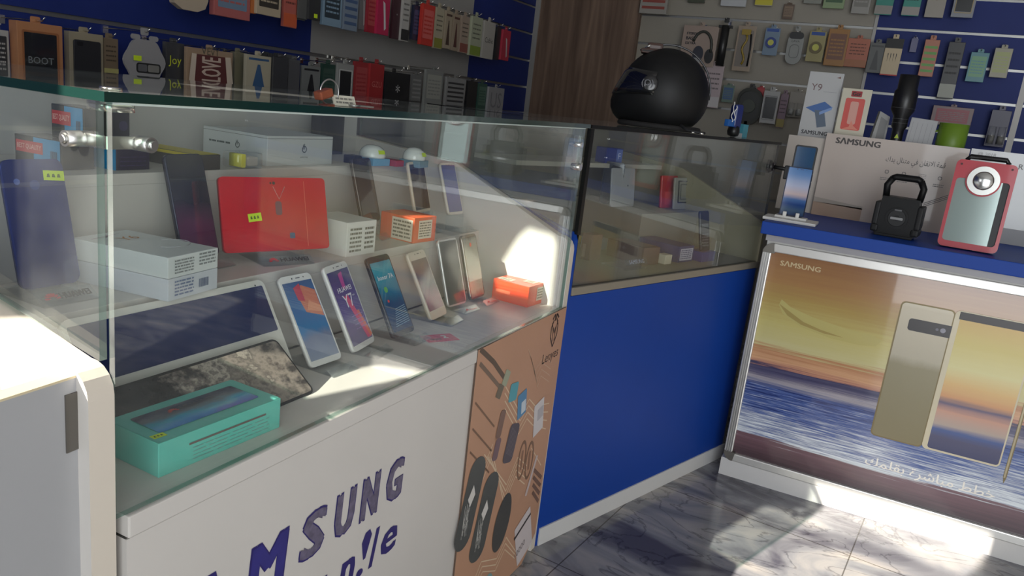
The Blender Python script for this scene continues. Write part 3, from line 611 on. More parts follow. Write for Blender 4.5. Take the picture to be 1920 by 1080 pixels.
for i, (lab, q, body, art, w, h) in enumerate(ph_):
    M, w0, h0 = lean(*q, .662); phone(lab, M, w, h, body, art)
    stand(['clear acrylic stand under the orange wallpaper phone', 'clear acrylic stand under the purple phone', 'clear acrylic stand under the turquoise phone', 'clear acrylic stand under the wine red phone', 'clear acrylic stand with red maker mark under the dark grey phone', 'clear acrylic stand with red maker mark beside the orange carton'][i], M, .062, .655, logo=('r',) if i >= 4 else None, lip=.016)
CRE = P((228, 214, 196), .6)
def lbl(x0, y0, x1, y1, rows=4, c=CRE, ink=P((120, 110, 100))):
    def f(b, w, h):
        b.rect(w*x0, h*y0, w*x1, h*y1, .0002, c); squiggle(b, w*(x0+.04), h*(y0+.06), w*(x1-.04), h*(y1-.05), .0004, ink, rows)
    return f
def two(*fs):
    def f(b, w, h):
        for g in fs: g(b, w, h)
    return f
carton('bright orange carton in the sunlit far corner of the low shelf', (988, 577), .655, 5, .078, .10, .05, P((240, 70, 28), .35, coat=.3), {'R': lbl(.5, .2, .95, .85), 'T': two(lbl(.08, .55, .4, .95), lbl(.45, .1, .8, .4)), 'L': lambda b, w, h: b.rect(w*.1, h*.4, w*.5, h*.55, .0002, P((255, 130, 90)))})
b = MB(); b.box((-.034, -.02, 0), (.034, .02, .0008), P((206, 30, 84), .4)); b.text('2', .012, .003, .001, CARD, h=.018, bold=.05); b.rect(-.024, -.012, 0, -.004, .001, P((120, 20, 50)))
o = b.build('price_card', None, T(*hz((824, 634), .6552)) @ RZ(60) @ T(0, 0, .0002)); tag(o, 'flat crimson card with a white numeral near the front glass', 'card')
# ------------------------------------------------------------------ counter A, middle shelf
M, w, h = lean((42, 545), (152, 527), (-8, 300), (115, 297), .815); M = M @ T(0, 0, 0)
def bk1(b, w, h):
    b.rr(0, h/2, w-.002, h-.002, .008, .0003, .0003, P((34, 48, 118), .10, coat=1, var=.3, vscale=12)); b.disc(-w*.3, h*.83, .004, .0006, .0006, P((90, 110, 180), .1)); b.disc(-w*.02, h*.80, .0065, .0006, .0006, P((52, 72, 140), .1), 20)
t = phone('large blue phone showing its glossy back with yellow green price sticker, at the near end', M, w, h, P((40, 56, 130), .2, .3), bk1, back=True, r=.011)
b = MB(); sticker(b, w*.32, h-.022, .028, .013, .0008, -4); b.build('price_sticker', t)
stand('clear acrylic stand with red mark and maker name under the large blue phone', M, .076, .80, logo=('h',), lip=.026)
M, w, h = lean((345, 490), (412, 478), (292, 290), (378, 288), .81)
phone('dark blue and plum glossy phone leaning beside the red tablet', M, w, h, P((44, 48, 72), .2, .4), lambda b, w, h: b.rr(0, h/2, w-.002, h-.002, .008, .0003, .0003, ramp_mat('plum_back', [(0, (96, 44, 88)), (.3, (104, 50, 92)), (.55, (40, 44, 66)), (1, (22, 32, 48))], lo=0, hi=.17, noise=.5, nscale=(9, 9, 1), rough=.07, coat=1)), back=True, r=.010)
stand('clear acrylic stand under the plum glossy phone', M, .066, .80)
def swirl(b, w, h):
    b.text('Y6', w*.55, h*.72, .0003, P((196, 130, 60)), h=.02)
    for k in range(5): b.prism([(w*(.1+.05*k), h*.84), (w*(.5+.05*k), h*.9), (w*(.5+.05*k), h*.905), (w*(.1+.05*k), h*.85)], .0003, .0003, P((180, 168, 176)))
    pts = [Vector((w*.7+.03*math.cos(a), h*.35+.025*math.sin(a), .0006)) for a in (math.radians(200+18*k) for k in range(14))]
    b.tube(pts, .0006, P((190, 190, 194)), 4)
PW = P((216, 220, 220), .4)
c1 = carton('white phone carton with printed spec labels, top one of the stacked pair', (315, 524), .832, -8, .10, .17, .030, PW, {'R': two(lambda b, w, h: squiggle(b, w*.12, h*.15, w*.5, h*.85, .0003, P((130, 134, 134)), 5), lambda b, w, h: squiggle(b, w*.6, h*.3, w*.95, h*.95, .0003, P((130, 134, 134)), 4)), 'T': swirl})
c2 = carton('white phone carton, bottom one of the pair behind the navy tablet', (312, 560), .80, -8, .10, .17, .0315, P((200, 204, 212), .4), {'R': lambda b, w, h: (squiggle(b, w*.12, h*.15, w*.5, h*.9, .0003, P((100, 116, 150)), 5), barcode(b, w*.6, h*.3, w*.8, h*.7, .0003, P((80, 96, 130))))})
c2.matrix_world = c1.matrix_world @ T(0, 0, -.032)
M, w, h = lean((422, 475), (618, 465), (405, 330), (608, 335), .82)
REDT = P((212, 22, 42), .3, coat=.15, spec=.3, var=.25, vscale=9)
def redart(b, w, h):
    b.disc(w*.0-.002, h-.010, .0028, .0006, .0006, INK, 12); b.disc(-w*.04, h-.010, .0018, .0006, .0006, INK, 10)
    b.tube([(-.004, h-.016, .001), (.006, h-.038, .001), (.018, h-.016, .001)], .0007, P((226, 150, 150)), 5); b.rr(.004, h*.58, .012, .024, .004, .0006, .0006, P((118, 66, 84), .3)); b.rr(.026, h*.2, .010, .010, .002, .0006, .0006, P((52, 84, 120)))
    b.rect(w*.28, .006, w*.285, h-.006, .0006, P((226, 110, 90)))
t = phone('bright red tablet in a clear sleeve with yellow price sticker', M, w, h, REDT, redart, back=True, r=.007, name='tablet', cat='tablet', th=.011)
b = MB(); sticker(b, -w*.21, h*.46, .024, .014, .0009, 6); b.build('price_sticker', t)
stand('clear acrylic stand with red mark and maker name under the red tablet', M @ T(.005, 0, 0), .095, .80, logo=('h',), lip=.022, front=.030)
carton('white carton with black barcode label standing right of the red tablet', (648, 483), .80, 4, .082, .10, .066, P((224, 222, 216), .45), {'R': lambda b, w, h: (squiggle(b, w*.1, h*.1, w*.5, h*.85, .0003, P((110, 108, 100)), 6), squiggle(b, w*.6, h*.15, w*.92, h*.85, .0003, P((90, 88, 84)), 5))})
carton('orange carton with cream spec labels on the middle shelf', (774, 457), .80, 6, .075, .095, .055, P((230, 96, 56), .45), {'R': lbl(.2, .15, .8, .88, 6), 'L': lbl(.35, .05, .96, .9, 5)})
qs = [('narrow bronze black phone at the left of the far trio on the middle shelf', ((682, 420), (714, 412), (660, 299), (693, 295)), P((70, 62, 58), .15, .6), [(0, (58, 48, 44)), (1, (44, 42, 42))], .07, .15),
      ('dark brown screened phone in the middle of the far trio on the middle shelf', ((780, 400), (808, 394), (760, 302), (795, 304)), P((214, 200, 180), .3), [(0, (40, 34, 34)), (.3, (72, 60, 58)), (.8, (60, 50, 48)), (1, (44, 42, 44))], .072, .14),
      ('blue violet screened phone at the right of the far trio on the middle shelf', ((842, 403), (869, 400), (824, 303), (856, 307)), P((206, 198, 186), .3), [(0, (74, 84, 130)), (.5, (110, 106, 160)), (.7, (120, 120, 150)), (1, (86, 78, 140))], .06, .135)]
for i, (lab, q, body, st, w, h) in enumerate(qs):
    M, w, h = lean(*q, (.832, .845, .838)[i]); phone(lab, M, w, h, body, scr(st, 'printed_far_%d' % i, None, .006, .006, noise=.15))
    stand(['clear acrylic stand under the bronze black phone', 'clear acrylic stand under the dark brown screened phone', 'clear acrylic stand under the blue violet screened phone'][i], M, .06, .80)
# ------------------------------------------------------------------ counter A, upper shelf
DK = P((38, 42, 42), .25, coat=.3); PUR = P((38, 30, 62), .3, coat=.3)
def best(w0, w1):
    def f(b, w, h):
        b.rect(w*.42, h*.02, w*.98, h*.98, .0003, P((30, 150, 205), .35)); b.rect(w*.04, h*.42, w*.62, h*.82, .0006, P((206, 56, 56), .4)); b.text('BEST QUALITY', w*.33, h*.62, .0009, P((250, 190, 180)), w=w*.52, h=h*.2, bold=.02)
        barcode(b, w*.78, h*.15, w*.92, h*.6, .0007, P((20, 60, 90)))
    return f
DG = DK
carton('black and blue accessory box with red quality strip, bottom left of the dark pair stack', (116, 320), .945, -4, .055, .10, .043, DG, {'L': best(0, 1)})
carton('small black and blue accessory box with red quality strip standing on the left dark box', None, .9885, 0, .045, .075, .05, DG, {'L': best(0, 1)}, org=hz((158, 268), .9885))
carton('dark purple accessory box with blue side, right one of the dark pair', (218, 320), .945, -2, .062, .10, .040, PUR, {'R': lambda b, w, h: squiggle(b, w*.1, h*.1, w*.9, h*.6, .0003, P((66, 52, 96)), 3, .1), 'L': lambda b, w, h: b.rect(0, 0, w, h, .0003, P((40, 140, 195), .4))})
carton('small dark navy accessory box standing on the dark purple box', None, .9855, 0, .030, .06, .046, P((34, 34, 56), .35), {'R': lambda b, w, h: b.disc(w*.6, h*.55, .008, .0003, .0003, P((56, 52, 90)))}, org=hz((212, 266), .9855))
carton('black carton with yellow lid edge behind the plum phone', (372, 320), .945, -3, .05, .14, .026, P((48, 46, 44), .4), {'T': lambda b, w, h: b.rect(0, 0, w, h, .0003, P((206, 190, 40), .5)), 'L': lambda b, w, h: (b.rect(0, h*.8, w, h, .0004, P((216, 196, 40), .5)), b.text('PLAY ON', w*.7, h*.4, .0004, P((190, 190, 190)), h=h*.25))})
b = MB(); b.rr(0, .014, .058, .028, .006, -.04, 0, G_CLEAR, n=4); t_ = thing('blister_pack', 'clear plastic pack with yellow tab between the black carton and the long white carton', 'package', FR(hz((470, 316), .9455), (0, 1, 0), (0, 0, 1))); b.build('shell', t_)
b = MB(); b.rr(-.018, .014, .010, .024, .002, -.03, .0004, P((226, 220, 80), .5)); b.build('yellow_tab', t_); b = MB(); b.rr(.010, .012, .026, .016, .003, -.03, -.006, P((206, 200, 190), .5)); b.build('cable_inside', t_)
def blogo(b, cx, cy, r, m):
    b.ring([(cx+r*math.cos(a), cy+r*math.sin(a)) for a in (math.radians(15*k) for k in range(24))], [(cx+r*.72*math.cos(a), cy+r*.72*math.sin(a)) for a in (math.radians(15*k) for k in range(24))], .0003, .0004, m); b.rect(cx-r*.15, cy, cx+r*.12, cy+r*1.6, .0005, m)
    b.rect(cx-r*.7, cy, cx-r*.45, cy+r*1.4, .0005, m)
GG = P((84, 92, 92), .5)
carton('long flat white carton with round logo on both sides on the upper shelf', (500, 312), .945, 0, .19, .17, .058, P((196, 200, 200), .45), {'R': lambda b, w, h: (blogo(b, w*.54, h*.55, .007, GG), b.text('powerology', w*.54, h*.28, .0004, GG, w=.022)), 'L': lambda b, w, h: (blogo(b, w*.55, h*.55, .006, GG), squiggle(b, w*.1, h*.5, w*.45, h*.62, .0003, GG, 1)), 'T': lambda b, w, h: b.frame(w/2, h/2, w-.01, h-.01, .001, .002, .0002, .0002, P((120, 140, 120)))}, lidz=.9)
def dome(lab, px, r, base, z):
    o = hz(px, z); t = thing('wireless_earphone_case', lab, 'gadget', T(*o) @ RZ(random.uniform(-10, 10)))
    b = MB(); b.box((-r, -r*.9, 0), (r, r*.9, .016), base, bev=.002); b.build('tray', t)
    b = MB(); b.lathe([(r*.98, .016), (r*1.0, .020), (r*.95, .028), (r*.8, .036), (r*.5, .042), (.001, .044)], P((226, 230, 226), .15, coat=.8)); b.build('dome', t)
    b = MB(); b.M = FR((r*.97, 0, .024), (0, 1, 0), (-.45, 0, 1)); sticker(b, .0, .006, .020, .009, .0012, 0, False); b.build('price_sticker', t)
dome('white domed gadget on a pale blue tray, the nearer of two on the upper shelf', (697, 308), .030, P((110, 165, 196), .4), .945)
dome('white domed gadget on a blue grey tray, the farther of two on the upper shelf', (775, 312), .027, P((120, 150, 165), .4), .945)
carton('small crimson box between the two domed gadgets', (742, 313), .945, 2, .03, .05, .014, P((170, 60, 70), .5))
carton('dark charcoal box at the back of the upper shelf', None, .945, 0, .085, .03, .095, P((56, 56, 58), .5), org=Vector((-1.22, 1.44, .945)))
carton('small black box in front of the bronze black phone top', None, .945, 0, .03, .03, .018, P((30, 28, 30), .4), org=hz((664, 308), .945))
# ------------------------------------------------------------------ keys on the glass top
kM = T(-.672, .815, ZT+.0092) @ RZ(84); kt = thing('key_bunch', 'bunch of keys with copper fob and split ring lying on the long glass top', 'keys', kM)
b = MB(); b.tube([(-.005+.016*math.cos(a), .003, .0165+.016*math.sin(a)) for a in (2*math.pi*k/24 for k in range(24))], .0011, STEEL, 8, closed=True); b.build('split_ring', kt)
b = MB(); b.M = RY(-9); b.prism([(-.060, 0), (-.022, -.009), (-.006, -.009), (-.006, .009), (-.022, .009)], 0.0005, .003, P((160, 90, 66), .4, .5)); b.M = T(-.024, 0, .010) @ RY(-18); b.box((-.004, -.007, -.004), (.018, .007, .007), P((170, 96, 70), .35, .5), bev=.002); b.build('copper_fob', kt)
b = MB(); b.M = T(.005, 0, 0) @ RX(68); b.box((-.004, 0, 0), (.036, .014, .0018), P((206, 202, 186), .35)); squiggle(b, 0, .002, .033, .012, .002, P((120, 118, 110)), 2); b.build('tag_plate', kt)
for ky, ka in ((.0, 6), (.006, -14), (-.006, 22)):
    b = MB(); b.M = T(.03, ky, 0) @ RZ(ka); b.disc(.004, 0, .008, .001, .0032, STEEL, 14); b.box((.01, -.002, .001), (.042, .002, .003), STEEL)
    for k in range(4): b.box((.024+.004*k, .002, .001), (.026+.004*k, .0042, .003), STEEL)
    b.build('key', kt)
# ------------------------------------------------------------------ leaflet panel on counter A's right front
q1 = hp((893, 648), (AX, 0, 0), Vector((1, 0, 0))); Mp = FR((AX+.004, 1.232, .0), (0, 1, 0), (0, 0, 1))
pt = thing('promotional_poster', 'tan poster of charging cables and phone accessories fixed on the front of the long counter', 'poster', Mp)
TAN = P((188, 144, 116), .5, var=.08, vscale=5); TAND = P((122, 92, 72), .5); LN = P((214, 190, 160), .5); DG2 = P((78, 80, 78), .4)
PWI = .428; b = MB()
b.prism([(0, .02), (PWI-.07, .0), (PWI-.004, .055), (PWI+.006, .657), (0, .655)], -.002, .0015, TAN, P((90, 72, 60)))
z = .002
def ln(b, pts, t, m, z):
    for (xa, ya), (xb, yb_) in zip(pts, pts[1:]):
        dx, dy = xb-xa, yb_-ya; L = math.hypot(dx, dy); nx, ny = -dy/L*t, dx/L*t; b.prism([(xa-nx, ya-ny), (xb-nx, yb_-ny), (xb+nx, yb_+ny), (xa+nx, ya+ny)], z, z, m)
o_ = b.build('backing_board', pt)
b = MB()
def rrot(b, cx, cy, w, h, r, rot, m, z):
    Mo = b.M.copy(); b.M = Mo @ T(cx, cy, 0) @ RZ(rot); b.rr(0, 0, w, h, r, z, z, m); b.M = Mo
for k in range(4):                                          # printed circuit tracks
    d = .016*k
    ln(b, [(.135+d*.3, .545-d*1.2), (.238, .445-d), (.275, .470-d), (.315, .440-d), (.40, .42-d*1.4)], .0014, LN, z)
    ln(b, [(.075+d, .41-d*.6), (.205, .285-d), (.250, .335-d), (.31, .29-d)], .0014, LN, z)
    ln(b, [(.235+d, .60-.02*k), (.285+d*.6, .535-d), (.325, .56-d), (.38, .53-d)], .0008, P((196, 166, 142)), z)
for k in range(3):
    d = .016*k; ln(b, [(.03+d*.5, .02), (.12+d*.4, .135-d), (.20, .10-d), (.24, .135-d), (.31, .06-d*.6)], .0014, LN, z)
    ln(b, [(.02, .30-d), (.11, .42-d)], .0012, LN, z)
ln(b, [(.325, .33), (.40, .255)], .0014, LN, z)
ln(b, [(.008, .655), (.072, .612), (.130, .562)], .0055, P((96, 80, 66)), z); ln(b, [(.012, .625), (.055, .592), (.115, .545)], .0045, P((120, 100, 84)), z)
rrot(b, .138, .560, .026, .034, .004, -30, P((156, 160, 136)), z+.0003); rrot(b, .114, .537, .026, .030, .004, -30, P((110, 100, 84)), z+.0003)
for yy in (.545, .49, .44): ln(b, [(.010, yy), (.108, yy-.085)], .0022, TAND, z)
rrot(b, .183, .515, .040, .042, .006, -6, P((84, 156, 168)), z+.0006); rrot(b, .236, .470, .044, .062, .004, 10, P((84, 134, 172)), z+.0006); rrot(b, .245, .462, .022, .03, .002, 10, P((196, 206, 214)), z+.0009)
rrot(b, .343, .403, .054, .086, .003, 10, P((206, 200, 200)), z+.0006); rrot(b, .350, .412, .032, .03, .002, 10, P((176, 172, 176)), z+.0009)
rrot(b, .137, .456, .026, .062, .008, -14, P((124, 96, 84)), z+.0006); rrot(b, .131, .400, .026, .05, .008, -14, P((116, 92, 98)), z+.0006); rrot(b, .203, .388, .052, .090, .014, -16, P((84, 76, 84)), z+.0006)
for k in range(6): ln(b, [(.183+.006*k, .37-.004*k), (.20+.006*k, .43-.006*k)], .0009, P((120, 112, 118)), z+.0008)
for cx_, cy_ in ((.275, .318), (.320, .300)):
    b.ring([(cx_+.022*math.cos(math.radians(15*k)), cy_+.050*math.sin(math.radians(15*k))) for k in range(24)], [(cx_+.016*math.cos(math.radians(15*k)), cy_+.042*math.sin(math.radians(15*k))) for k in range(24)], z, z+.0004, TAND); rrot(b, cx_, cy_, .010, .05, .004, 0, P((140, 104, 82)), z+.0002)
rrot(b, .345, .250, .012, .10, .003, -24, P((196, 180, 176)), z+.0006)
for k in range(4): ln(b, [(.355+.004*k, .262-.022*k), (.415, .215-.022*k)], .005, P((116, 88, 74)), z)
rrot(b, .035, .315, .070, .200, .034, -14, DG2, z+.0005); rrot(b, .108, .250, .072, .200, .034, -14, DG2, z+.0005)
b.M = T(.205, .190, 0) @ RZ(-12); b.disc(0, 0, .040, z+.0006, z+.0006, P((70, 70, 68), .3), 28, .070); b.M = Matrix()
for cx_, cy_ in ((.030, .300), (.100, .235)):
    b.prism([(cx_-.008, cy_+.03), (cx_+.012, cy_+.055), (cx_+.022, cy_+.03), (cx_+.004, cy_+.008)], z+.0009, z+.0009, P((210, 206, 200)))
    for k in range(12): ln(b, [(cx_-.016+.004*(k % 6), cy_+.02-.014*(k % 4)), (cx_-.020+.005*(k % 5), cy_-.055+.006*(k % 4))], .0008, P((190, 188, 182)), z+.0009)
rrot(b, .345, .085, .085, .130, .004, 20, P((206, 196, 196)), z+.0006); rrot(b, .330, .120, .090, .008, .001, 20, P((60, 54, 54)), z+.0009)
b.text('10000', .330, .058, z+.001, P((120, 110, 110)), w=.055, h=.018, rot=20); b.disc(.165, .045, .026, z+.0003, z+.0003, P((120, 156, 156)), 20, .034)
# shield shaped animal-head mark over the name
for s_ in (-1, 1):
    ln(b, [(.372, .572), (.372+s_*.018, .598), (.372+s_*.019, .622), (.372+s_*.008, .640)], .0022, P((60, 44, 36)), z); ln(b, [(.372+s_*.005, .586), (.372+s_*.007, .612), (.372+s_*.016, .634)], .0016, P((60, 44, 36)), z)
ln(b, [(.355, .642), (.368, .652), (.372, .636), (.378, .652), (.391, .640)], .0026, P((60, 44, 36)), z); ln(b, [(.366, .62), (.372, .606), (.378, .62)], .0016, P((60, 44, 36)), z)
b.text('Lenyes', .368, .548, z, P((60, 44, 36)), w=.092, shear=.1)
b.build('printing', pt)
# ------------------------------------------------------------------ goods inside counter B
AZB = 18.13
BROWN = P((112, 88, 78), .5); PURB = P((70, 72, 112), .5)
carton('small upright brown carton at the left of the dim blue counter case', None, .70, AZB, .05, .035, .075, BROWN, org=bl(.315, .20, .70), arts={'L': lambda b, w, h: barcode(b, w*.2, h*.1, w*.5, h*.6, .0003, P((160, 140, 130)))})
carton('long brown phone carton lying on the low shelf of the blue counter', None, .70, AZB+4, .075, .14, .052, P((104, 82, 74), .5), org=bl(.435, .10, .70), arts={'T': lambda b, w, h: b.rect(w*.1, h*.1, w*.9, h*.9, .0002, P((124, 98, 86)))})
carton('blue violet phone carton with white spec label in the blue counter', None, .70, AZB, .082, .15, .05, PURB, org=bl(.60, .085, .70), arts={'R': lbl(.08, .12, .92, .85, 5, P((190, 190, 206)), P((96, 98, 130)))})
carton('tiny cream box between the brown and blue violet cartons', None, .70, AZB, .035, .03, .028, P((206, 198, 176), .5), org=bl(.530, .085, .70))
carton('small grey blue box at the back left of the low shelf in the blue counter', None, .70, AZB, .07, .05, .035, P((134, 138, 148), .5), org=bl(.455, .30, .70))
M = FR(bl(.37, .10, .7005), BD, (0, 0, 1)); t = thing('acrylic_stand', 'clear acrylic stand with pale lettering in front of the brown cartons', 'display stand', M)
b = MB(); b.box((-.05, 0, -.06), (.05, .003, .03), G_ACR); b.build('foot', t); b = MB(); b.M = RX(-25); b.box((-.05, .0, .03), (.05, .018, .032), G_ACR); b.text('SAMSUNG', 0, .009, .0325, P((170, 175, 200)), w=.07); b.build('lip', t)
M = FR(bl(.745, .085, .7345), BD, (-BN.x*-.18, -BN.y*-.18, 1)); M = FR(bl(.735, .075, .732), BD, (-BN.x*.22, -BN.y*.22, 1))
phone('black slab phone with white markings on a small blue plinth in the blue counter', M, .05, .125, P((34, 34, 36), .3), lambda b, w, h: (squiggle(b, -w*.4, h*.1, w*.4, h*.45, .0004, P((110, 110, 112)), 5), b.rect(-w*.4, h*.6, w*.4, h*.68, .0004, P((120, 120, 122)))), name='slab_phone')
carton('small deep blue plinth under the black slab phone', None, .70, AZB, .075, .05, .031, P((50, 54, 122), .5), org=bl(.70, .062, .70))
M, w, h = lean((1120, 380), (1165, 386), (1104, 308), (1134, 308), BZ2+.002)
phone('dark phone with glossy bluish screen on the raised platform of the blue counter', M, .068, .14, P((40, 42, 46), .15), lambda b, w, h: b.rect(-w/2+.003, .004, w/2-.003, h-.004, .0004, P((38, 42, 50), .08, coat=1)))  # screen is one even dark bluish gloss
def upr(px0, px1, top, bot, dep): 
    a = hp((px0, (top+bot)/2), bl(0, dep, 0), BN); c = hp((px1, (top+bot)/2), bl(0, dep, 0), BN); t_ = hp(((px0+px1)/2, top), bl(0, dep, 0), BN); b_ = hp(((px0+px1)/2, bot), bl(0, dep, 0), BN)
    return (a+c)/2, (c-a).length, t_.z, b_.z
def onB(px0, px1, top, bot, dep, zb, tilt=.12):
    c, w, zt, _ = upr(px0, px1, top, bot, dep); return FR((c.x, c.y, zb), BD, (-BN.x*tilt, -BN.y*tilt, 1)), w, zt-zb
M, w, h = onB(1150, 1193, 316, 388, .37, BZ2+.001)
t = thing('white_tablet', 'pale grey tablet back with a tiny mark standing beside the dark phone', 'tablet', M); b = MB(); b.rr(0, h/2, w, h, .008, -.006, 0, P((158, 158, 160), .4)); b.disc(w*.2, h*.55, .003, .0004, .0004, INK, 10); b.build('body', t)
M, w, h = onB(1244, 1272, 330, 390, .33, BZ2+.001)
t = thing('blister_pack', 'red glossy pack leaning on the raised platform of the blue counter', 'package', M); b = MB(); b.rr(0, h/2, w, h, .003, -.01, 0, P((190, 34, 36), .3)); b.rect(-w*.3, h*.1, w*.2, h*.5, .0004, P((214, 60, 60))); b.build('card', t)
M, w, h = onB(1268, 1308, 334, 392, .30, BZ2+.001)
t = thing('phone_case_pack', 'grey framed phone case pack beside the red pack', 'package', M); b = MB(); b.rr(0, h/2, w, h, .003, -.008, 0, P((150, 148, 140), .4)); b.build('card', t); b = MB(); b.frame(0, h*.55, w*.72, h*.72, .004, .004, .0004, .003, INK); b.frame(0, h*.55, w*.5, h*.5, .003, .003, .0004, .0025, P((100, 100, 98))); b.build('window_frame', t)
carton('royal blue and white box on the upper shelf of the blue counter', None, BZ3, AZB+8, .075, .05, .05, P((30, 50, 130), .45), org=bl(.625, .43, BZ3), arts={'R': lambda b, w, h: (b.rect(w*.62, h*.05, w*.98, h*.95, .0003, P((90, 110, 180))), b.text('F', w*.8, h*.5, .0006, P((190, 200, 230)), h=h*.4))})
carton('flat yellow box lying on the floor of the platform edge in the blue counter', None, .70, AZB, .09, .05, .014, P((190, 180, 80), .5), org=bl(.47, .40, .70))
# ------------------------------------------------------------------ helmet on the glass top of counter B
HS = .50; hc_ = bl(HS, .16, ZT+.0085)
# local: x = helmet front, z = up
fx = Vector((-.95, -.30, 0)).normalized(); hM = Matrix(((fx.x, -fx.y, 0, hc_.x), (fx.y, fx.x, 0, hc_.y), (0, 0, 1, hc_.z), (0, 0, 0, 1))) @ Matrix.Scale(.95, 4)
ht = thing('helmet', 'black full face motorcycle helmet standing on the glass top of the blue counter', 'helmet', hM)
HB = P((20, 20, 21), .5, spec=.3, var=.2, vscale=25)
def hel(b, m1, grow=0.0, sel=None, smooth=True):
    N1, N2 = 44, 26; cz = .108; G = []
    for j in range(N2+1):
        ph_a = math.pi*j/N2 - math.pi/2; row = []
        for i in range(N1):
            th = 2*math.pi*i/N1; d = Vector((math.cos(ph_a)*math.cos(th), math.cos(ph_a)*math.sin(th), math.sin(ph_a)))
            r = 1/math.sqrt((d.x/.130)**2+(d.y/.104)**2+(d.z/.128)**2)
            cb_ = Vector((.92, 0, -.40)); k = max(0, d.dot(cb_.normalized())); r *= 1+.26*k**10
            bk = Vector((-.9, 0, -.35)).normalized(); r *= 1+.05*max(0, d.dot(bk))**6
            p = d*(r+grow); z_ = cz+p.z
            if z_ < .012: f_ = (cz-.012)/max(cz-z_, 1e-6); p = Vector((p.x*(.55+.45*f_), p.y*(.55+.45*f_), .012-cz)) if j < 2 else Vector((p.x, p.y, .012-cz-(0 if grow else 0)))
            row.append((Vector((p.x, p.y, cz+p.z)), d))
        G.append(row)
    V_ = [[b.V(p) for p, d in row] for row in G]
    for j in range(N2):
        for i in range(N1):
            i2 = (i+1) % N1; dd = (G[j][i][1]+G[j+1][i2][1]).normalized()
            if sel and not sel(dd): continue
            b.F([V_[j][i], V_[j][i2], V_[j+1][i2], V_[j+1][i]], m1, smooth)
    if sel: bmesh.ops.delete(b.bm, geom=[v for v in b.bm.verts if not v.link_faces], context='VERTS')
b = MB(); hel(b, HB); b.build('shell', ht)
b = MB(); hel(b, P((14, 14, 16), .06, coat=1), .004, lambda d: -.12 < d.z < .42 and d.x > .30); r_ = bmesh.ops.solidify(b.bm, geom=b.bm.faces[:], thickness=.002); o = b.build('visor', ht); o['label'] = 'glossy smoked visor'
b = MB()
b.lathe([(.024, 0), (.024, .006), (.018, .009), (.001, .009)], P((34, 34, 36), .25, coat=.4)); side_o = b.build('visor_pivot', ht); side_o.matrix_basis = T(.045, .098, .125) @ RX(-82)
b = MB(); b.M = T(.052, .1175, .125) @ RX(-82) @ RZ(180); b.text('(O)', 0, 0, 0.0, P((80, 80, 84), .3, .5), w=.034, bold=.01); b.build('emblem', ht)
b = MB(); b.box((.022, -.03, .222), (.068, .022, .246), P((66, 44, 38), .35), bev=.008); b.box((.03, -.034, .214), (.085, .026, .228), HB, bev=.005); b.cyl((.086, .0, .222), (.060, .03, .236), .003, CHROME); b.build('top_vent', ht)
b = MB(); b.tube([(-.135*math.sin(a)+.0, .0, .112+.134*math.cos(a)) for a in (math.radians(-22+9*k) for k in range(14))], .0028, P((70, 70, 72), .15, .6), 8); b.build('rear_spoiler_trim', ht)
b = MB(); b.tube([(.118*math.cos(a), .092*math.sin(a), .009) for a in (2*math.pi*k/36 for k in range(36))], .008, P((32, 30, 30), .8), 8, closed=True); b.build('neck_roll', ht)
b = MB(); b.tube([(-.06, .09, .02), (-.08, .115, .008), (-.11, .12, .005), (-.13, .10, .005)], .004, P((30, 30, 32), .7)); b.disc(-.12, .122, .007, .001, .006, CHROME, 12); b.disc(-.095, .128, .006, .001, .006, CHROME, 12); b.build('chin_strap', ht)
# blue handheld device with white cable
dc = bl(.845, .12, ZT+.0085); dM = FR(dc, BD, (0, 0, 1)); dt = thing('handheld_massager', 'blue and black handheld gadget with coiled white cable behind the helmet', 'gadget', dM)
b = MB(); b.rr(.012, .062, .034, .075, .012, -.012, .012, P((26, 44, 110), .3)); b.build('body', dt)
b = MB(); b.lathe([(.006, 0), (.017, .004), (.020, .016), (.017, .03), (.012, .034)], BLACK, c=(0, 0, 0)); o = b.build('black_base', dt); o.matrix_basis = T(.012, 0, 0) @ RX(-90)
b = MB(); b.box((-.04, .03, -.008), (.0, .052, .008), P((36, 96, 170), .4), bev=.003); b.build('blue_clip', dt)
b = MB(); b.tube([(-.03+.006*math.sin(k*1.1), .045+.006*k, .010+.004*math.cos(k*1.3)) for k in range(11)], .0016, WH, 6); b.tube([(-.018+.006*math.sin(k), .05+.005*k, .012) for k in range(10)], .0016, WH, 6); b.build('white_cable', dt)

# ------------------------------------------------------------------ things on the promotional counter
BT = .8505
def py(px0, px1, top, bot, y):
    """rectangle on the plane y seen under a pixel box: centre x, width, z bottom, z top"""
    P0 = (0, y, 0); Yn = Vector((0, 1, 0)); cy = (top+bot)/2; cx = (px0+px1)/2
    a = hp((px0, cy), P0, Yn); c = hp((px1, cy), P0, Yn); return (a.x+c.x)/2, c.x-a.x, hp((cx, bot), P0, Yn).z, hp((cx, top), P0, Yn).z
YB2 = 2.90
bdm = P((190, 176, 166), .28, coat=.4)
t = thing('display_board', 'wide white glossy advertising board with dark brand name on the blue countertop', 'sign', T(-.245, YB2, BT))
b = MB(); b.box((0, 0, 0), (.435, .012, .282), bdm, side=P((220, 218, 214))); b.build('board', t)
b = MB(); b.M = FR((0, -.0006, 0), (1, 0, 0), (0, 0, 1)); b.text('SΛMSUNG', .103, .262, .0002, P((66, 60, 58)), w=.142, h=.021, bold=.05)
AR1 = '\ufed7\ufee4\ufe94 \ufe8d\ufefb\ufe97\ufed8\ufe8e\ufee5 \ufed3\ufef2 \ufee3\ufe98\ufee8\ufe8e\ufedd \ufef3\ufeaa\ufed9'
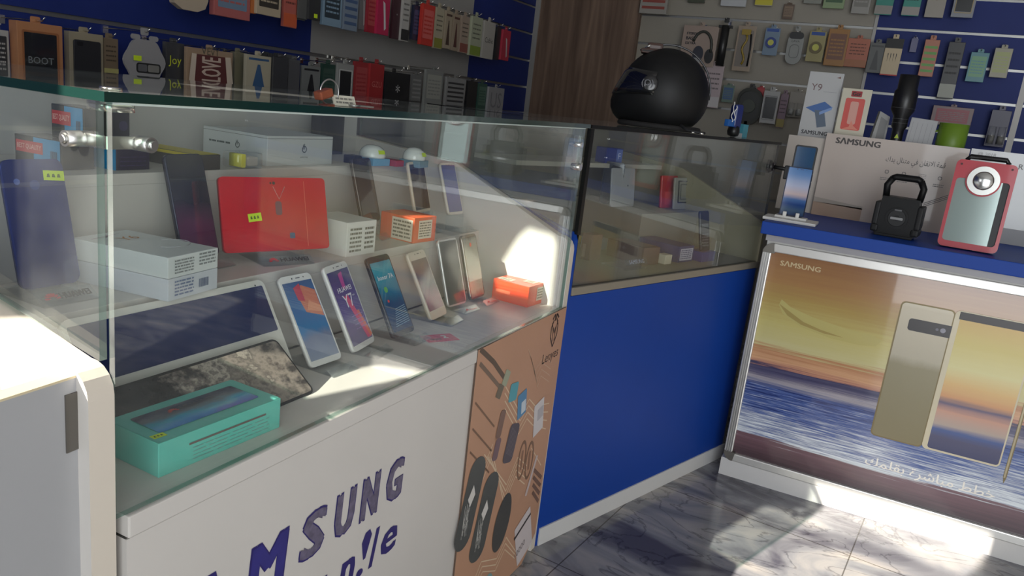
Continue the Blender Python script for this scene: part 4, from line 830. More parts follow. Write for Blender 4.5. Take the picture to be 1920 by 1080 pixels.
b.text(AR1[::-1], .288, .216, .0002, P((76, 74, 74)), w=.178, h=.028)
for k, x in enumerate((.21, .262, .318, .37)):
    b.frame(x, .178, .012, .012, .002, .004, .0001, .0002, P((96, 94, 94)), .002) if k != 2 else squiggle(b, x-.012, .170, x+.012, .186, .0002, P((130, 128, 128)), 3, .12)
    squiggle(b, x-.016, .148, x+.016, .160, .0002, P((120, 118, 118)), 2, .2)
b.rect(0, 0, .16, .045, .0002, P((164, 138, 118), .3, coat=.5)); b.prism([(0, .045), (.16, .04), (.16, .05), (0, .062)], .0002, .0002, P((160, 150, 140), .3))
for k in range(3): b.prism([(.34, .09-.006*k), (.435, .145-.006*k), (.435, .1465-.006*k), (.34, .0925-.006*k)], .0002, .0002, P((80, 78, 78)))
b.build('printing', t)
t = thing('display_board', 'second white board at the right edge, partly behind the red mirror speaker', 'sign', T(.194, YB2+.004, BT))
b = MB(); b.box((0, 0, 0), (.5, .012, .285), P((196, 198, 198), .3, coat=.4)); b.build('board', t)
b = MB(); b.M = FR((0, -.0006, 0), (1, 0, 0), (0, 0, 1)); b.text('@ 2018', .045, .270, .0002, P((150, 150, 150)), w=.05); b.text('R', .145, .245, .0002, P((60, 60, 60)), h=.016); b.rect(0, 0, .5, .05, .0002, P((150, 150, 152))); b.build('printing', t)
t = thing('display_board', 'narrow cream board behind the slim phone display, left of the wide board', 'sign', T(-.375, YB2+.02, BT+.0))
b = MB(); b.box((0.005, 0, 0), (.13, .010, .262), P((186, 176, 166), .35)); b.build('board', t)
carton('low white riser box hidden behind the wide advertising board', None, BT, 90, .70, .11, .225, P((170, 170, 170), .6), org=Vector((-.235, YB2+.03, BT)), name='riser_box')
RZ_ = BT+.2255
# slim phone on a white stand
yP = 2.535; cx, w, z0, z1 = py(1470, 1535, 308, 398, yP)
t = thing('display_stand', 'white plastic phone stand with two prongs on the left corner of the blue countertop', 'display stand', T(-.272, yP, BT) @ RZ(0))
b = MB(); b.box((-.075, -.045, 0), (.082, .055, .009), P((206, 204, 200), .4), bev=.002); b.build('foot', t)
b = MB(); b.box((-.045, -.012, .009), (.05, .03, .016), P((206, 204, 200), .4), bev=.002)
for x in (-.022, .016): b.box((x, -.012, .015), (x+.011, -.004, .030), P((214, 212, 208), .4), bev=.002)
b.build('prongs', t)
pM = FR((-.270, yP+.004, BT+.017), (1, 0, 0), (0, .12, 1))
phone('tall slim display phone with misty mountain lake screen on the white stand', pM, .074, .152, P((26, 34, 56), .2, .5), scr([(0, (26, 48, 90)), (.12, (60, 84, 110)), (.24, (24, 60, 120)), (.34, (70, 104, 156)), (.45, (196, 176, 176)), (.62, (176, 182, 206)), (.85, (104, 140, 190)), (1, (80, 122, 176))], 'printed_lake', None, .004, .003, noise=.06, ns=(10, 20, 1)))
pM2 = FR((-.268, yP+.032, BT+.125), (1, 0, 0), (0, .12, 1))
t2 = thing('phone_holder', 'black suction cup holder with small blue screen behind the slim display phone', 'phone holder', T(-.268, yP+.045, BT))
b = MB(); b.M = T(.268, -yP-.045, -BT) @ pM2; b.rr(0, .055, .066, .112, .007, -.008, 0, BLACK, n=4); b.build('cradle', t2)
b = MB(); b.M = T(.268, -yP-.045, -BT) @ pM2; b.rr(0, .057, .056, .098, .004, .0006, .0006, ramp_mat('printed_deep_blue', [(0, (36, 74, 110)), (.3, (24, 60, 124)), (1, (30, 76, 140))], lo=0, hi=.3, noise=.3, nscale=(20, 20, 20), rough=.1)); b.build('screen', t2)
b = MB(); b.cyl((-.03, -.003, .155), (-.085, -.003, .158), .006, BLACK); b.cyl((-.085, -.003, .158), (-.098, -.003, .158), .011, BLACK, .022); b.cyl((-.098, -.003, .158), (-.106, -.003, .158), .022, BLACK); b.box((-.052, -.012, .125), (-.036, .004, .168), BLACK, bev=.003); b.build('suction_arm', t2)
b = MB(); b.box((-.012, -.004, 0), (.012, .004, .14), BLACK, bev=.002); b.box((-.03, -.012, 0), (.03, .03, .006), BLACK, bev=.002); b.build('holder_base', t2)
# black mini boombox
cx, w, z0, z1 = py(1640, 1735, 322, 446, 2.60); sM = T(.028, 2.60, BT) @ RZ(-6)
t = thing('portable_speaker', 'chunky black portable speaker with square carry handle on the blue countertop', 'speaker', sM)
BK = P((15, 15, 16), .5, spec=.3); BK2 = P((24, 24, 25), .55, spec=.3)
b = MB(); b.M = RX(90); b.prism([(-.048, 0), (.048, 0), (.062, .016), (.064, .055), (.054, .085), (.050, .118), (-.050, .118), (-.054, .085), (-.064, .055), (-.062, .016)], -.042, .042, BK); b.build('body', t)
b = MB(); b.box((-.052, -.048, .0), (.052, -.040, .008), BK2, bev=.002); b.box((-.066, -.046, .03), (-.050, .046, .10), BK2, bev=.005); b.box((.050, -.046, .03), (.066, .046, .10), BK2, bev=.005); b.box((-.066, -.05, .01), (-.045, .05, .032), BK2, bev=.006); b.box((.045, -.05, .01), (.066, .05, .032), BK2, bev=.006); b.build('bumpers', t)
b = MB()
for s_ in (-1, 1): b.tube([(s_*.046, 0, .112), (s_*.050, 0, .150), (s_*.038, 0, .172)], .0098, BK, 8)
b.tube([(-.040, 0, .170), (-.030, 0, .176), (.030, 0, .176), (.040, 0, .170)], .0098, BK, 8); b.build('handle', t)
b = MB(); b.M = FR((0, -.0425, .058), (1, 0, 0), (0, 0, 1)); b.ring(rrpts(0, 0, .062, .062, .03, 8), rrpts(0, 0, .05, .05, .024, 8), 0, .004, BK2); b.disc(0, 0, .024, 0, .0015, BLACK, 24); b.disc(0, 0, .008, .0015, .004, BK2, 16); b.build('speaker_grille', t)
b = MB(); b.M = FR((0, -.0475, .058), (1, 0, 0), (0, 0, 1)); b.rr(0, -.001, .034, .007, .002, 0, .0005, P((150, 150, 150), .3, .7)); b.rr(0, .024, .02, .004, .002, 0, .0005, P((110, 110, 112), .3, .7)); b.build('badge', t)
# red mirror speaker
rM = T(.217, 2.545, BT) @ RZ(-4) @ RX(-6)
t = thing('mirror_speaker', 'red framed speaker with silver dial above a mirror window, black carry handle on top', 'speaker', rM)
RD = P((176, 44, 58), .35, coat=.3)
F0 = FR((0, -.022, 0), (1, 0, 0), (0, 0, 1))
b = MB(); b.M = F0; b.rr(0, .125, .146, .246, .014, -.034, 0, P((34, 34, 36), .4)); b.build('housing', t)
b = MB(); b.M = F0; b.ring(rrpts(0, .125, .150, .248, .014), rrpts(0, .108, .132, .180, .010), 0, .006, RD)
b.disc(0, .196, .044, .006, .0075, RD, 32)
for x in (-.062, .062): b.disc(x, .236, .003, .006, .0085, P((70, 10, 16), .4), 10)
b.build('front_frame', t)
b = MB(); b.M = F0; b.rect(-.066, .018, .048, .198, .0012, P((172, 188, 184), .12, .55)); b.build('mirror_window', t)
b = MB(); b.M = F0; b.rect(.048, .018, .066, .198, .0012, P((36, 36, 38), .5)); b.build('side_grille', t)
b = MB(); b.M = F0 @ T(0, .196, .0075); b.ring([(.040*math.cos(a), .040*math.sin(a)) for a in (2*math.pi*k/40 for k in range(40))], [(.026*math.cos(a), .026*math.sin(a)) for a in (2*math.pi*k/40 for k in range(40))], 0, .006, P((196, 196, 192), .25, .9)); b.lathe([(.026, 0), (.024, .008), (.022, .010), (.001, .010)], P((206, 206, 204), .2, 1.0)); b.build('silver_dial', t)
b = MB(); b.tube([(-.052, -.002, .250), (-.044, -.002, .262), (.044, -.002, .262), (.052, -.002, .250)], .007, BLACK, 10); b.build('handle', t)
# goods on the riser behind the board
yr = YB2+.075
def up_(px, y, z0, th, tilt=.06):
    cx, w, _, z1 = py(*px, y); return FR((cx, y, z0), (1, 0, 0), (0, tilt, 1)), w, z1-z0
M, w, h = up_((1507, 1572, 134, 250), yr, RZ_, .01)
t = thing('phone_carton', 'tall white phone advert box reading Y9 with a blue phone picture, standing behind the board', 'box', M)
b = MB(); b.box((-w/2, 0, -.02), (w/2, h, 0), P((178, 178, 178), .4), bev=.001); b.build('box_body', t)
b = MB(); b.text('Y9', -w*.22, h*.80, .0004, P((110, 84, 84)), h=h*.09); b.rect(w*.0, h*.745, w*.4, h*.748, .0004, P((120, 120, 130))); b.prism([(w*.3, h*.94), (w*.42, h*.96), (w*.42, h*.93)], .0004, .0004, P((120, 90, 80)))
b.prism([(-w*.42, h*.52), (w*.1, h*.62), (w*.36, h*.55), (-w*.1, h*.46)], .0004, .0004, P((62, 100, 160))); b.prism([(-w*.15, h*.5), (w*.14, h*.5), (w*.28, h*.30), (w*.02, h*.27)], .0007, .0007, P((86, 100, 118))); b.prism([(w*.0, h*.48), (w*.36, h*.56), (w*.34, h*.52), (w*.02, h*.44)], .0010, .0010, P((120, 150, 200)))
b.text('SAMSUNG', -w*.02, h*.20, .0004, P((56, 56, 60)), w=w*.78, bold=.04); b.build('printing', t)
M, w, h = up_((1572, 1628, 166, 252), yr-.02, RZ_, .01, .0)
t = thing('screen_protector_pack', 'white card pack with orange red picture of hands holding a phone, standing behind the board', 'package', M)
b = MB(); b.box((-w/2, 0, -.012), (w/2, h, 0), P((196, 190, 170), .4), bev=.001); b.build('card', t)
b = MB(); b.rr(0, h*.60, w*.66, h*.50, .006, .0004, .0004, P((200, 72, 62), .3)); b.rr(0, h*.62, w*.28, h*.36, .006, .0007, .0007, P((206, 150, 136), .3)); b.prism([(-w*.28, h*.36), (-w*.05, h*.4), (0, h*.5), (w*.1, h*.42), (w*.28, h*.36)], .001, .001, P((214, 130, 110))); b.rr(0, h*.92, w*.36, h*.09, .002, .0004, .0004, P((150, 24, 34))); b.text('Gcr', 0, h*.92, .0008, P((40, 20, 20)), h=h*.06, bold=.05)
squiggle(b, -w*.35, h*.14, w*.1, h*.28, .0004, P((150, 140, 120)), 3, .12); b.disc(w*.24, h*.24, .004, .0004, .0004, INK, 12); b.rect(-w*.2, h*.03, w*.08, h*.12, .0004, P((160, 176, 40))); b.build('printing', t)
M, w, h = up_((1632, 1668, 208, 248), yr, RZ_, .01)
t = thing('grey_phone_dock', 'small grey angled dock between the white card pack and the torch', 'gadget', M); b = MB(); b.M = RY(20); b.prism([(-w*.4, 0), (w*.5, 0), (w*.5, h*.9), (-w*.1, h)], -.02, 0, P((150, 150, 148), .3)); b.prism([(-w*.1, h*.15), (w*.4, h*.1), (w*.4, h*.8), (0, h*.88)], .0004, .0004, P((120, 120, 120), .3)); b.build('shell', t)
M, w, h = up_((1672, 1718, 140, 252), yr-.01, RZ_, .03, 0)
t = thing('torch', 'thick black torch standing on its base between the dock and the white cartons', 'torch', FR(M.translation, (1, 0, 0), (0, 1, 0)))
b = MB(); b.lathe([(w*.34, 0), (w*.36, h*.04), (w*.25, h*.07), (w*.25, h*.34), (w*.33, h*.38), (w*.33, h*.50), (w*.5, h*.58), (w*.5, h*.80), (w*.42, h*.83), (w*.42, h), (w*.36, h), (.001, h*.98)], P((22, 22, 24), .35)); b.build('barrel', t)
b = MB(); b.M = FR((0, -w*.30, h*.26), (1, 0, 0), (0, 0, 1)); b.prism([(-.007, -.006), (.007, -.006), (0, .009)], .0, .0006, P((170, 190, 40))); b.build('price_sticker', t)
b = MB()
for k in (.42, .47, .60): b.lathe([(w*(.34 if k < .5 else .51), h*k), (w*(.34 if k < .5 else .51), h*(k+.006))], P((90, 90, 92), .3, .6))
b.build('metal_ring', t)
M, w, h = up_((1700, 1752, 222, 262), yr-.03, RZ_-.001, .01)
t = thing('white_carton', 'small white ribbed carton right of the torch', 'box', M @ RZ(-3)); b = MB(); b.box((-w/2, 0, -.03), (w/2, h, 0), P((160, 160, 162), .4), bev=.002)
for k in range(5): b.rect(-w*.4+k*w*.18, h*.1, -w*.39+k*w*.18, h*.9, .0003, P((126, 126, 128)))
b.build('box_body', t)
cx, w, _, z1 = py(1757, 1815, 232, 272, yr-.02); t = thing('mug', 'lime green mug behind the board, right of the white ribbed carton', 'mug', T(cx, yr-.02+w*.0, RZ_))
hh = max(z1-RZ_, .03); LG = P((104, 136, 36), .4); b = MB(); b.lathe([(w*.36, 0), (w*.46, .004), (w*.5, hh*.5), (w*.5, hh), (w*.44, hh), (w*.42, hh*.2), (.001, hh*.15)], LG); b.build('cup', t)
b = MB(); b.tube([(-w*.48, 0, hh*.8), (-w*.66, 0, hh*.75), (-w*.68, 0, hh*.4), (-w*.48, 0, hh*.25)], .004, LG, 8); b.build('handle', t)
# ------------------------------------------------------------------ packs hanging on the slat walls
def wallfr(px0, px1, top, bot, side, off):
    if side == 'L': P0, N, X = (XL+off, 0, 0), Vector((1, 0, 0)), Vector((0, 1, 0))
    else: P0, N, X = (0, YB-off, 0), Vector((0, 1, 0)), Vector((1, 0, 0))
    cy = (top+bot)/2; cx = (px0+px1)/2
    a = hp((px0, cy), P0, N); c = hp((px1, cy), P0, N); w = (c-a).dot(X); zt = hp((cx, top), P0, N).z; zb = hp((cx, bot), P0, N).z
    mid = (a+c)/2; return FR((mid.x, mid.y, zb), X, (0, 0, 1)), w, zt-zb
def peg(o, side, length, z):
    M = FR((o[0], o[1], z), (0, 1, 0) if side == 'L' else (1, 0, 0), (0, 0, 1))   # z out of the wall
    t = thing('peg_hook', 'chrome peg hook on the left wall slats' if side == 'L' else 'chrome peg hook on the back wall slats', 'hook', M, 'peg hooks on the left wall' if side == 'L' else 'peg hooks on the back wall')
    b = MB(); b.tube([(0, 0, 0), (0, 0, length), (0, .008, length+.010)], .0018, CHROME, 6); b.box((-.008, -.014, -.001), (.008, .006, .003), CHROME); b.build('wire', t); return t
def pack(lab, px, side, col, style, c2=(40, 40, 42), off=.13, d=.010, txt=None, n=0, behind=None, stk=None, name='phone_case_pack', cat='package', rough=.35):
    M, w, h = wallfr(*px, side, off); base = P(col, rough); t = thing(name, lab, cat, M); tab = min(.02, h*.12)
    C2 = P(c2, .35) if c2 else None
    b = MB()
    if style == 'round':
        pts = []
        for k in range(40):
            a = 2*math.pi*k/40; r = 1+.05*math.cos(6*a); pts.append((w/2*math.cos(a)*r*.97, h*.47+h*.44*math.sin(a)*r))
        b.prism(pts, -d, 0, base); b.rr(-w*.22, h*.93, w*.22, h*.10, .01, -d*.8, -.001, base); b.rr(w*.22, h*.93, w*.22, h*.10, .01, -d*.8, -.001, base)
    elif style == 'bowl': b.prism([(-w/2, h), (w/2, h), (w/2, h*.3), (w*.42, h*.1), (w*.2, 0), (-w*.2, 0), (-w*.42, h*.12), (-w/2, h*.4)], -d, 0, base)
    elif style == 'oval': b.rr(0, h*.46, w, h*.92, w*.48, -d, 0, base); 
    elif style == 'stick': b.cyl((0, 0, -d/2), (0, h*.92, -d/2), w*.3, base, n=12); b.box((-w*.5, h*.86, -d), (w*.5, h*.92, 0), base, bev=.002)
    elif style == 'fan': b.rr(0, h*.5, w, h, w*.46, -d, -.002, base)
    else: b.box((-w/2, 0, -d), (w/2, h, 0), base, bev=min(.0015, d/4))
    b.rr(0, h+tab*.4, min(.024, w*.5), tab*1.2, .004, -d*.6, -d*.6+.001, base)
    b.build('card', t)
    b = MB(); z = .0004; k2 = True
    if style == 'win':
        b.frame(0, h*.48, w*.80, h*.74, min(w, h)*.035, .004, 0, .002, C2); b.rr(0, h*.48, w*.72, h*.66, .003, z, z, P((30, 31, 33), .25, coat=.3))
        if txt: b.text(txt, 0, h*.30, z+.0004, P((120, 124, 126)), w=w*.56)
    elif style == 'case':
        b.rr(0, h*.46, w*.78, h*.76, .006, -.0005, .0045, C2); b.rr(-w*.22, h*.76, w*.18, h*.09, .003, .0047, .0047, P((16, 16, 18)))
        if txt: b.text(txt, 0, h*.5, .005, P((180, 180, 180)), w=w*.3)
    elif style == 'love':
        b.rr(0, h*.46, w*.78, h*.78, .006, .0, .004, C2); b.text('LOVE', 0, h*.5, .0045, P((196, 176, 160)), h=w*.42, w=h*.62, rot=90, bold=.012); b.text('VEvY', 0, h*.95, z, P((90, 86, 70)), w=w*.4)
        b.prism([(-w*.48, h*.12), (-w*.36, h*.1), (-w*.32, h*.85), (-w*.42, h*.86)], .0048, .0048, P((206, 190, 172))); b.prism([(w*.3, h*.85), (w*.42, h*.86), (w*.5, h*.1), (w*.36, h*.12)], .0048, .0048, P((206, 190, 172)))
    elif style == 'print':
        b.rr(0, h*.52, w*.8, h*.7, .003, z, z, C2); squiggle(b, -w*.34, h*.25, w*.34, h*.75, z+.0004, base, 5, .2)
    elif style == 'leaf':
        b.prism([(-w*.25, h*.1), (w*.25, h*.1), (w*.05, h*.75), (-w*.05, h*.75)], z, z, C2); b.rect(-w*.4, h*.86, w*.4, h*.92, z, C2)
    elif style == 'stripe':
        for k in range(5): b.rect(-w*.42, h*(.12+.16*k), w*.42, h*(.19+.16*k), z, C2)
    elif style == 'leg':
        b.prism([(-w*.1, h*.75), (w*.08, h*.7), (w*.25, h*.15), (w*.1, h*.1), (w*.02, h*.4)], z, z, C2)
    elif style == 'band':
        b.rect(-w*.5, h*.02, w*.5, h*.26, z, C2); squiggle(b, -w*.36, h*.4, w*.36, h*.86, z, P(tuple(int(v*.6) for v in col)), 4, .16)
    elif style == 'hp':                                       # headphones picture box
        b.text('STEREO', -w*.22, h*.80, z, INK, w=w*.34, bold=.05); b.text('BASS', -w*.26, h*.68, z, INK, w=w*.26, bold=.05); b.text('EXTRA', -w*.24, h*.56, z, INK, w=w*.3, bold=.05)
        b.tube([(w*(.10+.28*math.sin(a)), h*(.46+.40*math.cos(a)), .005) for a in (math.radians(-70+16*k) for k in range(12))], .007, P((56, 58, 52)), 8); b.disc(w*.02, h*.30, w*.15, 0, .008, P((44, 46, 58)), 20, h*.2); b.disc(w*.34, h*.26, w*.12, 0, .008, P((34, 34, 36)), 20, h*.18); b.rect(-w*.08, h*.02, w*.12, h*.2, .0085, P((150, 150, 150)))
    elif style == 'cable':
        b.rr(0, h*.5, w*.8, h*.8, .003, z, z, P((120, 112, 104))); b.tube([(w*.1*math.sin(k*.9), h*(.15+.065*k), .006) for k in range(11)], .005, C2, 6); b.rr(0, h*.86, w*.5, h*.12, .003, .001, .008, C2); b.tube([(w*.34, h*.12, .004), (w*.36, h*.5, .004), (w*.28, h*.82, .004)], .004, BLACK, 6)
    elif style == 'disc':
        b.disc(0, h*.46, w*.36, 0, .010, C2, 24); b.disc(0, h*.46, w*.2, .010, .011, P((190, 190, 90)), 16); b.rect(-w*.4, h*.86, w*.4, h*.97, z, P((50, 80, 150)))
    elif style == 'oval': b.rr(0, h*.84, w*.9, h*.2, w*.2, .0, .003, C2); b.text('LAVA', 0, h*.68, z, P((60, 60, 62)), w=w*.5); b.frame(0, h*.38, w*.6, h*.4, .002, w*.25, z, .0025, P((90, 90, 90)))
    elif style == 'fourpens':
        b.rect(-w*.5, h*.74, w*.5, h, z, P((22, 22, 24)))
        for k in range(4): b.prism([(-w*.28+k*w*.16, h*.60), (-w*.23+k*w*.16, h*.60), (-w*.25+k*w*.16, h*.36)], z, z, INK)
        b.rect(-w*.5, 0, w*.5, h*.03, z, P((180, 50, 50)))
    elif style == 'jar':
        for k in (-.25, .25): b.cyl((w*k, h*.05, .01), (w*k, h*.55, .01), w*.2, G_CLEAR, n=10); b.cyl((w*k, h*.08, .01), (w*k, h*.3, .01), w*.17, C2, n=10)
    elif style == 'fan':
        b.ring(rrpts(0, h*.5, w, h, w*.46), rrpts(0, h*.5, w*.82, h*.82, w*.38), 0, .006, P((40, 42, 34))); b.disc(0, h*.5, w*.26, 0, .008, P((50, 56, 44), .3), 20); b.box((-w*.06, -h*.1, 0), (w*.06, h*.1, .006), P((40, 40, 38)))
    elif style == 'stick': b.box((-w*.18, h*.1, 0), (w*.18, h*.78, .006), C2, bev=.002)
    elif style == 'text' and C2: b.text(txt or 'MOBILE', 0, h*.5, z, C2, w=min(w*.7, h*2) if len(txt or '   ') > 1 else w*.16)
    else: k2 = False
    if style == 'round':
        b.rr(w*.08, h*.34, w*.6, h*.2, .008, z, z, P((40, 40, 40))); b.rr(-w*.07, h*.34, w*.22, h*.14, .004, .0008, .0008, P((96, 96, 98))); b.rr(w*.2, h*.34, w*.28, h*.14, .004, .0008, .0008, P((130, 128, 122))); k2 = True
    if k2 and len(b.mats): b.build('front_print', t)
    else: b.bm.free()
    if stk: b = MB(); sticker(b, w*stk[0], h*stk[1], min(.024, w*.3), min(.013, h*.12), .0055, 0, False); b.build('price_sticker', t)
    zp = M.translation.z+h+tab*.25; g = min(GR, key=lambda v: abs(v-zp)); X = M.translation
    root = [t]
    for k in range(n):                                       # more of the same pack behind it on the hook
        c = t.copy(); COL.objects.link(c); c.matrix_world = Matrix.Translation(Vector(((-(d+.004)*(k+1)) if side == 'L' else 0, random.uniform(-.003, .003)+(0 if side == 'L' else (d+.004)*(k+1)), random.uniform(-.004, .002)))) @ M
        c['label'] = behind or ('another pack hanging behind the ' + lab); c['group'] = 'packs behind the ' + lab[:60]
        for ch in list(t.children):
            if ch.name.startswith('card'): q = ch.copy(); COL.objects.link(q); q.parent = c
    L_ = off+.008
    pz = M.translation.z+h+tab*.4
    peg((XL, X.y) if side == 'L' else (X.x, YB), side, L_, pz)
    return t
L = 'L'; R = 'R'
low = [
 ('black and white patterned accessory pack cut off at the left edge', (-30, 18, 55, 140), L, (170, 168, 164), 'print', (56, 56, 58)),
 ('tan framed case box with dark window reading BOOT', (33, 118, 44, 143), L, (176, 122, 84), 'win', (150, 96, 60), .15, .03, 'BOOT'),
 ('clear backed pack with dark flip case and red tag right of the tan box', (130, 194, 62, 150), L, (150, 140, 118), 'case', (40, 40, 42), .14, .02, None),
 ('slim brown pack with yellow label', (195, 222, 72, 148), L, (120, 104, 84), 'band', (176, 170, 110), .13, .015),
 ('grey round eared pack with slot window and yellow sticker', (233, 310, 64, 160), L, (150, 148, 148), 'round', (60, 60, 60), .16, .006, None, 0, None, (-.22, .52)),
 ('black case pack with yellow lettering on a dark card', (311, 345, 80, 150), L, (64, 64, 66), 'text', (200, 210, 50), .13, .015, 'Joy'),
 ('maroon phone case reading LOVE in cream slanted frame', (350, 436, 93, 166), L, (158, 134, 110), 'love', (96, 52, 50), .15, .012),
 ('plain olive grey card edge beside the LOVE pack', (440, 459, 98, 160), L, (116, 112, 92), 'plain', None, .12, .02),
 ('cream case pack showing a blue phone', (461, 508, 104, 172), L, (176, 168, 146), 'leaf', (60, 92, 130), .15, .012),
 ('grey card pack with dark tree shape', (566, 600, 124, 186), L, (120, 122, 120), 'leaf', (34, 34, 36), .13, .01),
 ('dark green card pack right of the tree shape pack', (603, 628, 120, 184), L, (38, 66, 56), 'print', (60, 80, 70), .13, .01),
 ('white framed pack with grey picture left of the red packs', (632, 662, 120, 190), L, (150, 150, 146), 'win', (190, 190, 186), .14, .01),
 ('red card pack with faint round badge, left one of the pair', (664, 690, 116, 192), L, (150, 46, 48), 'print', (166, 70, 70), .14, .012),
 ('red card pack with pale lettering, right one of the pair', (693, 719, 120, 196), L, (158, 42, 44), 'text', (196, 110, 104), .15, .012, 'GZU'),
 ('black box with tiny white mark right of the red pair', (722, 768, 136, 196), L, (28, 28, 30), 'text', (190, 190, 190), .15, .04, '*'),
 ('grey slim pack after the black box', (772, 790, 140, 190), L, (110, 110, 108), 'stripe', (140, 140, 136), .13, .01),
 ('grey pack with crimson top strip', (797, 830, 132, 196), L, (132, 134, 130), 'print', (160, 160, 150), .14, .012),
 ('white and dark striped pack near the wall end', (836, 872, 146, 198), L, (138, 138, 136), 'stripe', (52, 52, 54), .14, .012),
 ('narrow black pack near the wall end', (876, 894, 152, 204), L, (30, 30, 32), 'plain', None, .13, .012),
 ('narrow dark green patterned pack near the wall end', (896, 912, 156, 206), L, (46, 80, 68), 'print', (80, 110, 96), .13, .012),
 ('plain light grey pack, last on the lower left row', (915, 944, 164, 212), L, (150, 150, 152), 'text', (120, 120, 124), .14, .012, 'US'),
]
for it in low: pack(*it, **({} if len(it) > 5 else {}), n=0) if len(it) < 9 else pack(*it)
# stacks of the same thin dark packs seen on edge
for lab, px, colr, n_, o_ in (('stack of thin charcoal card packs after the cream case pack, front one', (512, 540, 108, 172), (62, 62, 64), 7, .16), ('thin grey packs in front of the tree shape pack, front one', (541, 562, 112, 174), (84, 84, 86), 6, .15)):
    pack(lab, px, L, colr, 'plain', None, off=o_, d=.006, n=n_, behind=('thin charcoal card pack stacked behind the front one' if n_ == 7 else 'thin grey card pack stacked behind the front one'))
upp = [
 ('cream pack with rounded bottom at the top of the left wall', (322, 391, -60, 20), L, (176, 160, 140), 'bowl', None, .15, .02),
 ('pink and blue children patterned case pack', (402, 470, -66, 34), L, (170, 96, 92), 'print', (110, 130, 150), .15, .02),
 ('cream and black doodle case pack', (482, 528, -60, 30), L, (176, 160, 136), 'print', (60, 54, 46), .16, .012),
 ('salmon pink card pack with orange lower edge', (533, 558, -50, 52), L, (180, 96, 84), 'band', (196, 92, 56), .14, .012),
 ('dark grey pack with small yellow sticker in the upper row', (580, 602, -40, 38), L, (54, 54, 54), 'plain', None, .16, .015, None, 0, None, (0, .1)),
 ('pale blue case pack with dark animal pattern', (606, 642, -40, 50), L, (126, 150, 168), 'print', (48, 58, 66), .15, .012),
 ('blue and white striped clear case pack', (645, 672, -30, 58), L, (120, 132, 146), 'stripe', (70, 90, 124), .15, .012),
 ('grey card pack with swoosh left of the crimson packs', (675, 688, -20, 56), L, (110, 108, 108), 'leg', (170, 170, 170), .13, .012),
 ('crimson accessory pack in the upper row', (689, 706, -20, 62), L, (150, 34, 48), 'print', (170, 70, 70), .14, .012),
 ('magenta red pack with white figure in the upper row', (708, 731, -20, 66), L, (176, 36, 76), 'leg', (206, 200, 200), .15, .012),
 ('dark plum pack with white cross', (737, 752, -20, 74), L, (66, 34, 42), 'text', (170, 170, 170), .13, .012, '+'),
 ('tall narrow white and black pack', (754, 768, -10, 78), L, (176, 172, 166), 'band', (40, 40, 42), .14, .012),
 ('navy pack with dim pattern', (774, 790, 10, 76), L, (40, 44, 66), 'print', (70, 76, 110), .13, .012),
 ('bright red and orange pack right of the navy pack', (791, 814, 8, 86), L, (190, 50, 40), 'print', (206, 96, 90), .15, .016),
 ('cream pack with yellow base and dark stripe', (816, 831, 14, 92), L, (170, 160, 136), 'band', (130, 130, 50), .14, .012),
 ('cream pack with yellow band and black triangle', (834, 847, 20, 92), L, (160, 146, 124), 'leaf', (70, 50, 40), .14, .012),
 ('cream pack with brown triangle', (849, 861, 26, 96), L, (150, 134, 114), 'leaf', (80, 46, 40), .14, .012),
 ('beige pack with reddish base', (864, 879, 30, 100), L, (156, 138, 122), 'band', (130, 70, 60), .14, .012),
 ('pale pack with lime green base', (883, 903, 31, 106), L, (160, 164, 140), 'band', (120, 140, 50), .15, .014),
 ('white pack with black corner line', (906, 927, 40, 111), L, (166, 162, 154), 'text', (60, 60, 60), .15, .012, 'Cable'),
 ('narrow black pack before the last pink one', (930, 938, 50, 113), L, (36, 36, 38), 'plain', None, .13, .012),
 ('hot pink pack with white figure, last of the upper left row', (941, 956, 56, 114), L, (176, 44, 66), 'leg', (190, 180, 180), .14, .012),
]
for it in upp: pack(*it)
for lab, px, colr, n_ in (('orange edged card packs stacked beside the children case pack, front one', (471, 481, -50, 26), (176, 100, 50), 4), ('grey card packs stacked left of the yellow stickered pack, front one', (560, 578, -40, 36), (86, 86, 84), 6)):
    pack(lab, px, L, colr, 'plain', None, off=.15, d=.006, n=n_, behind='thin %s card pack stacked behind the front one' % ('orange' if n_ == 4 else 'mid grey'))
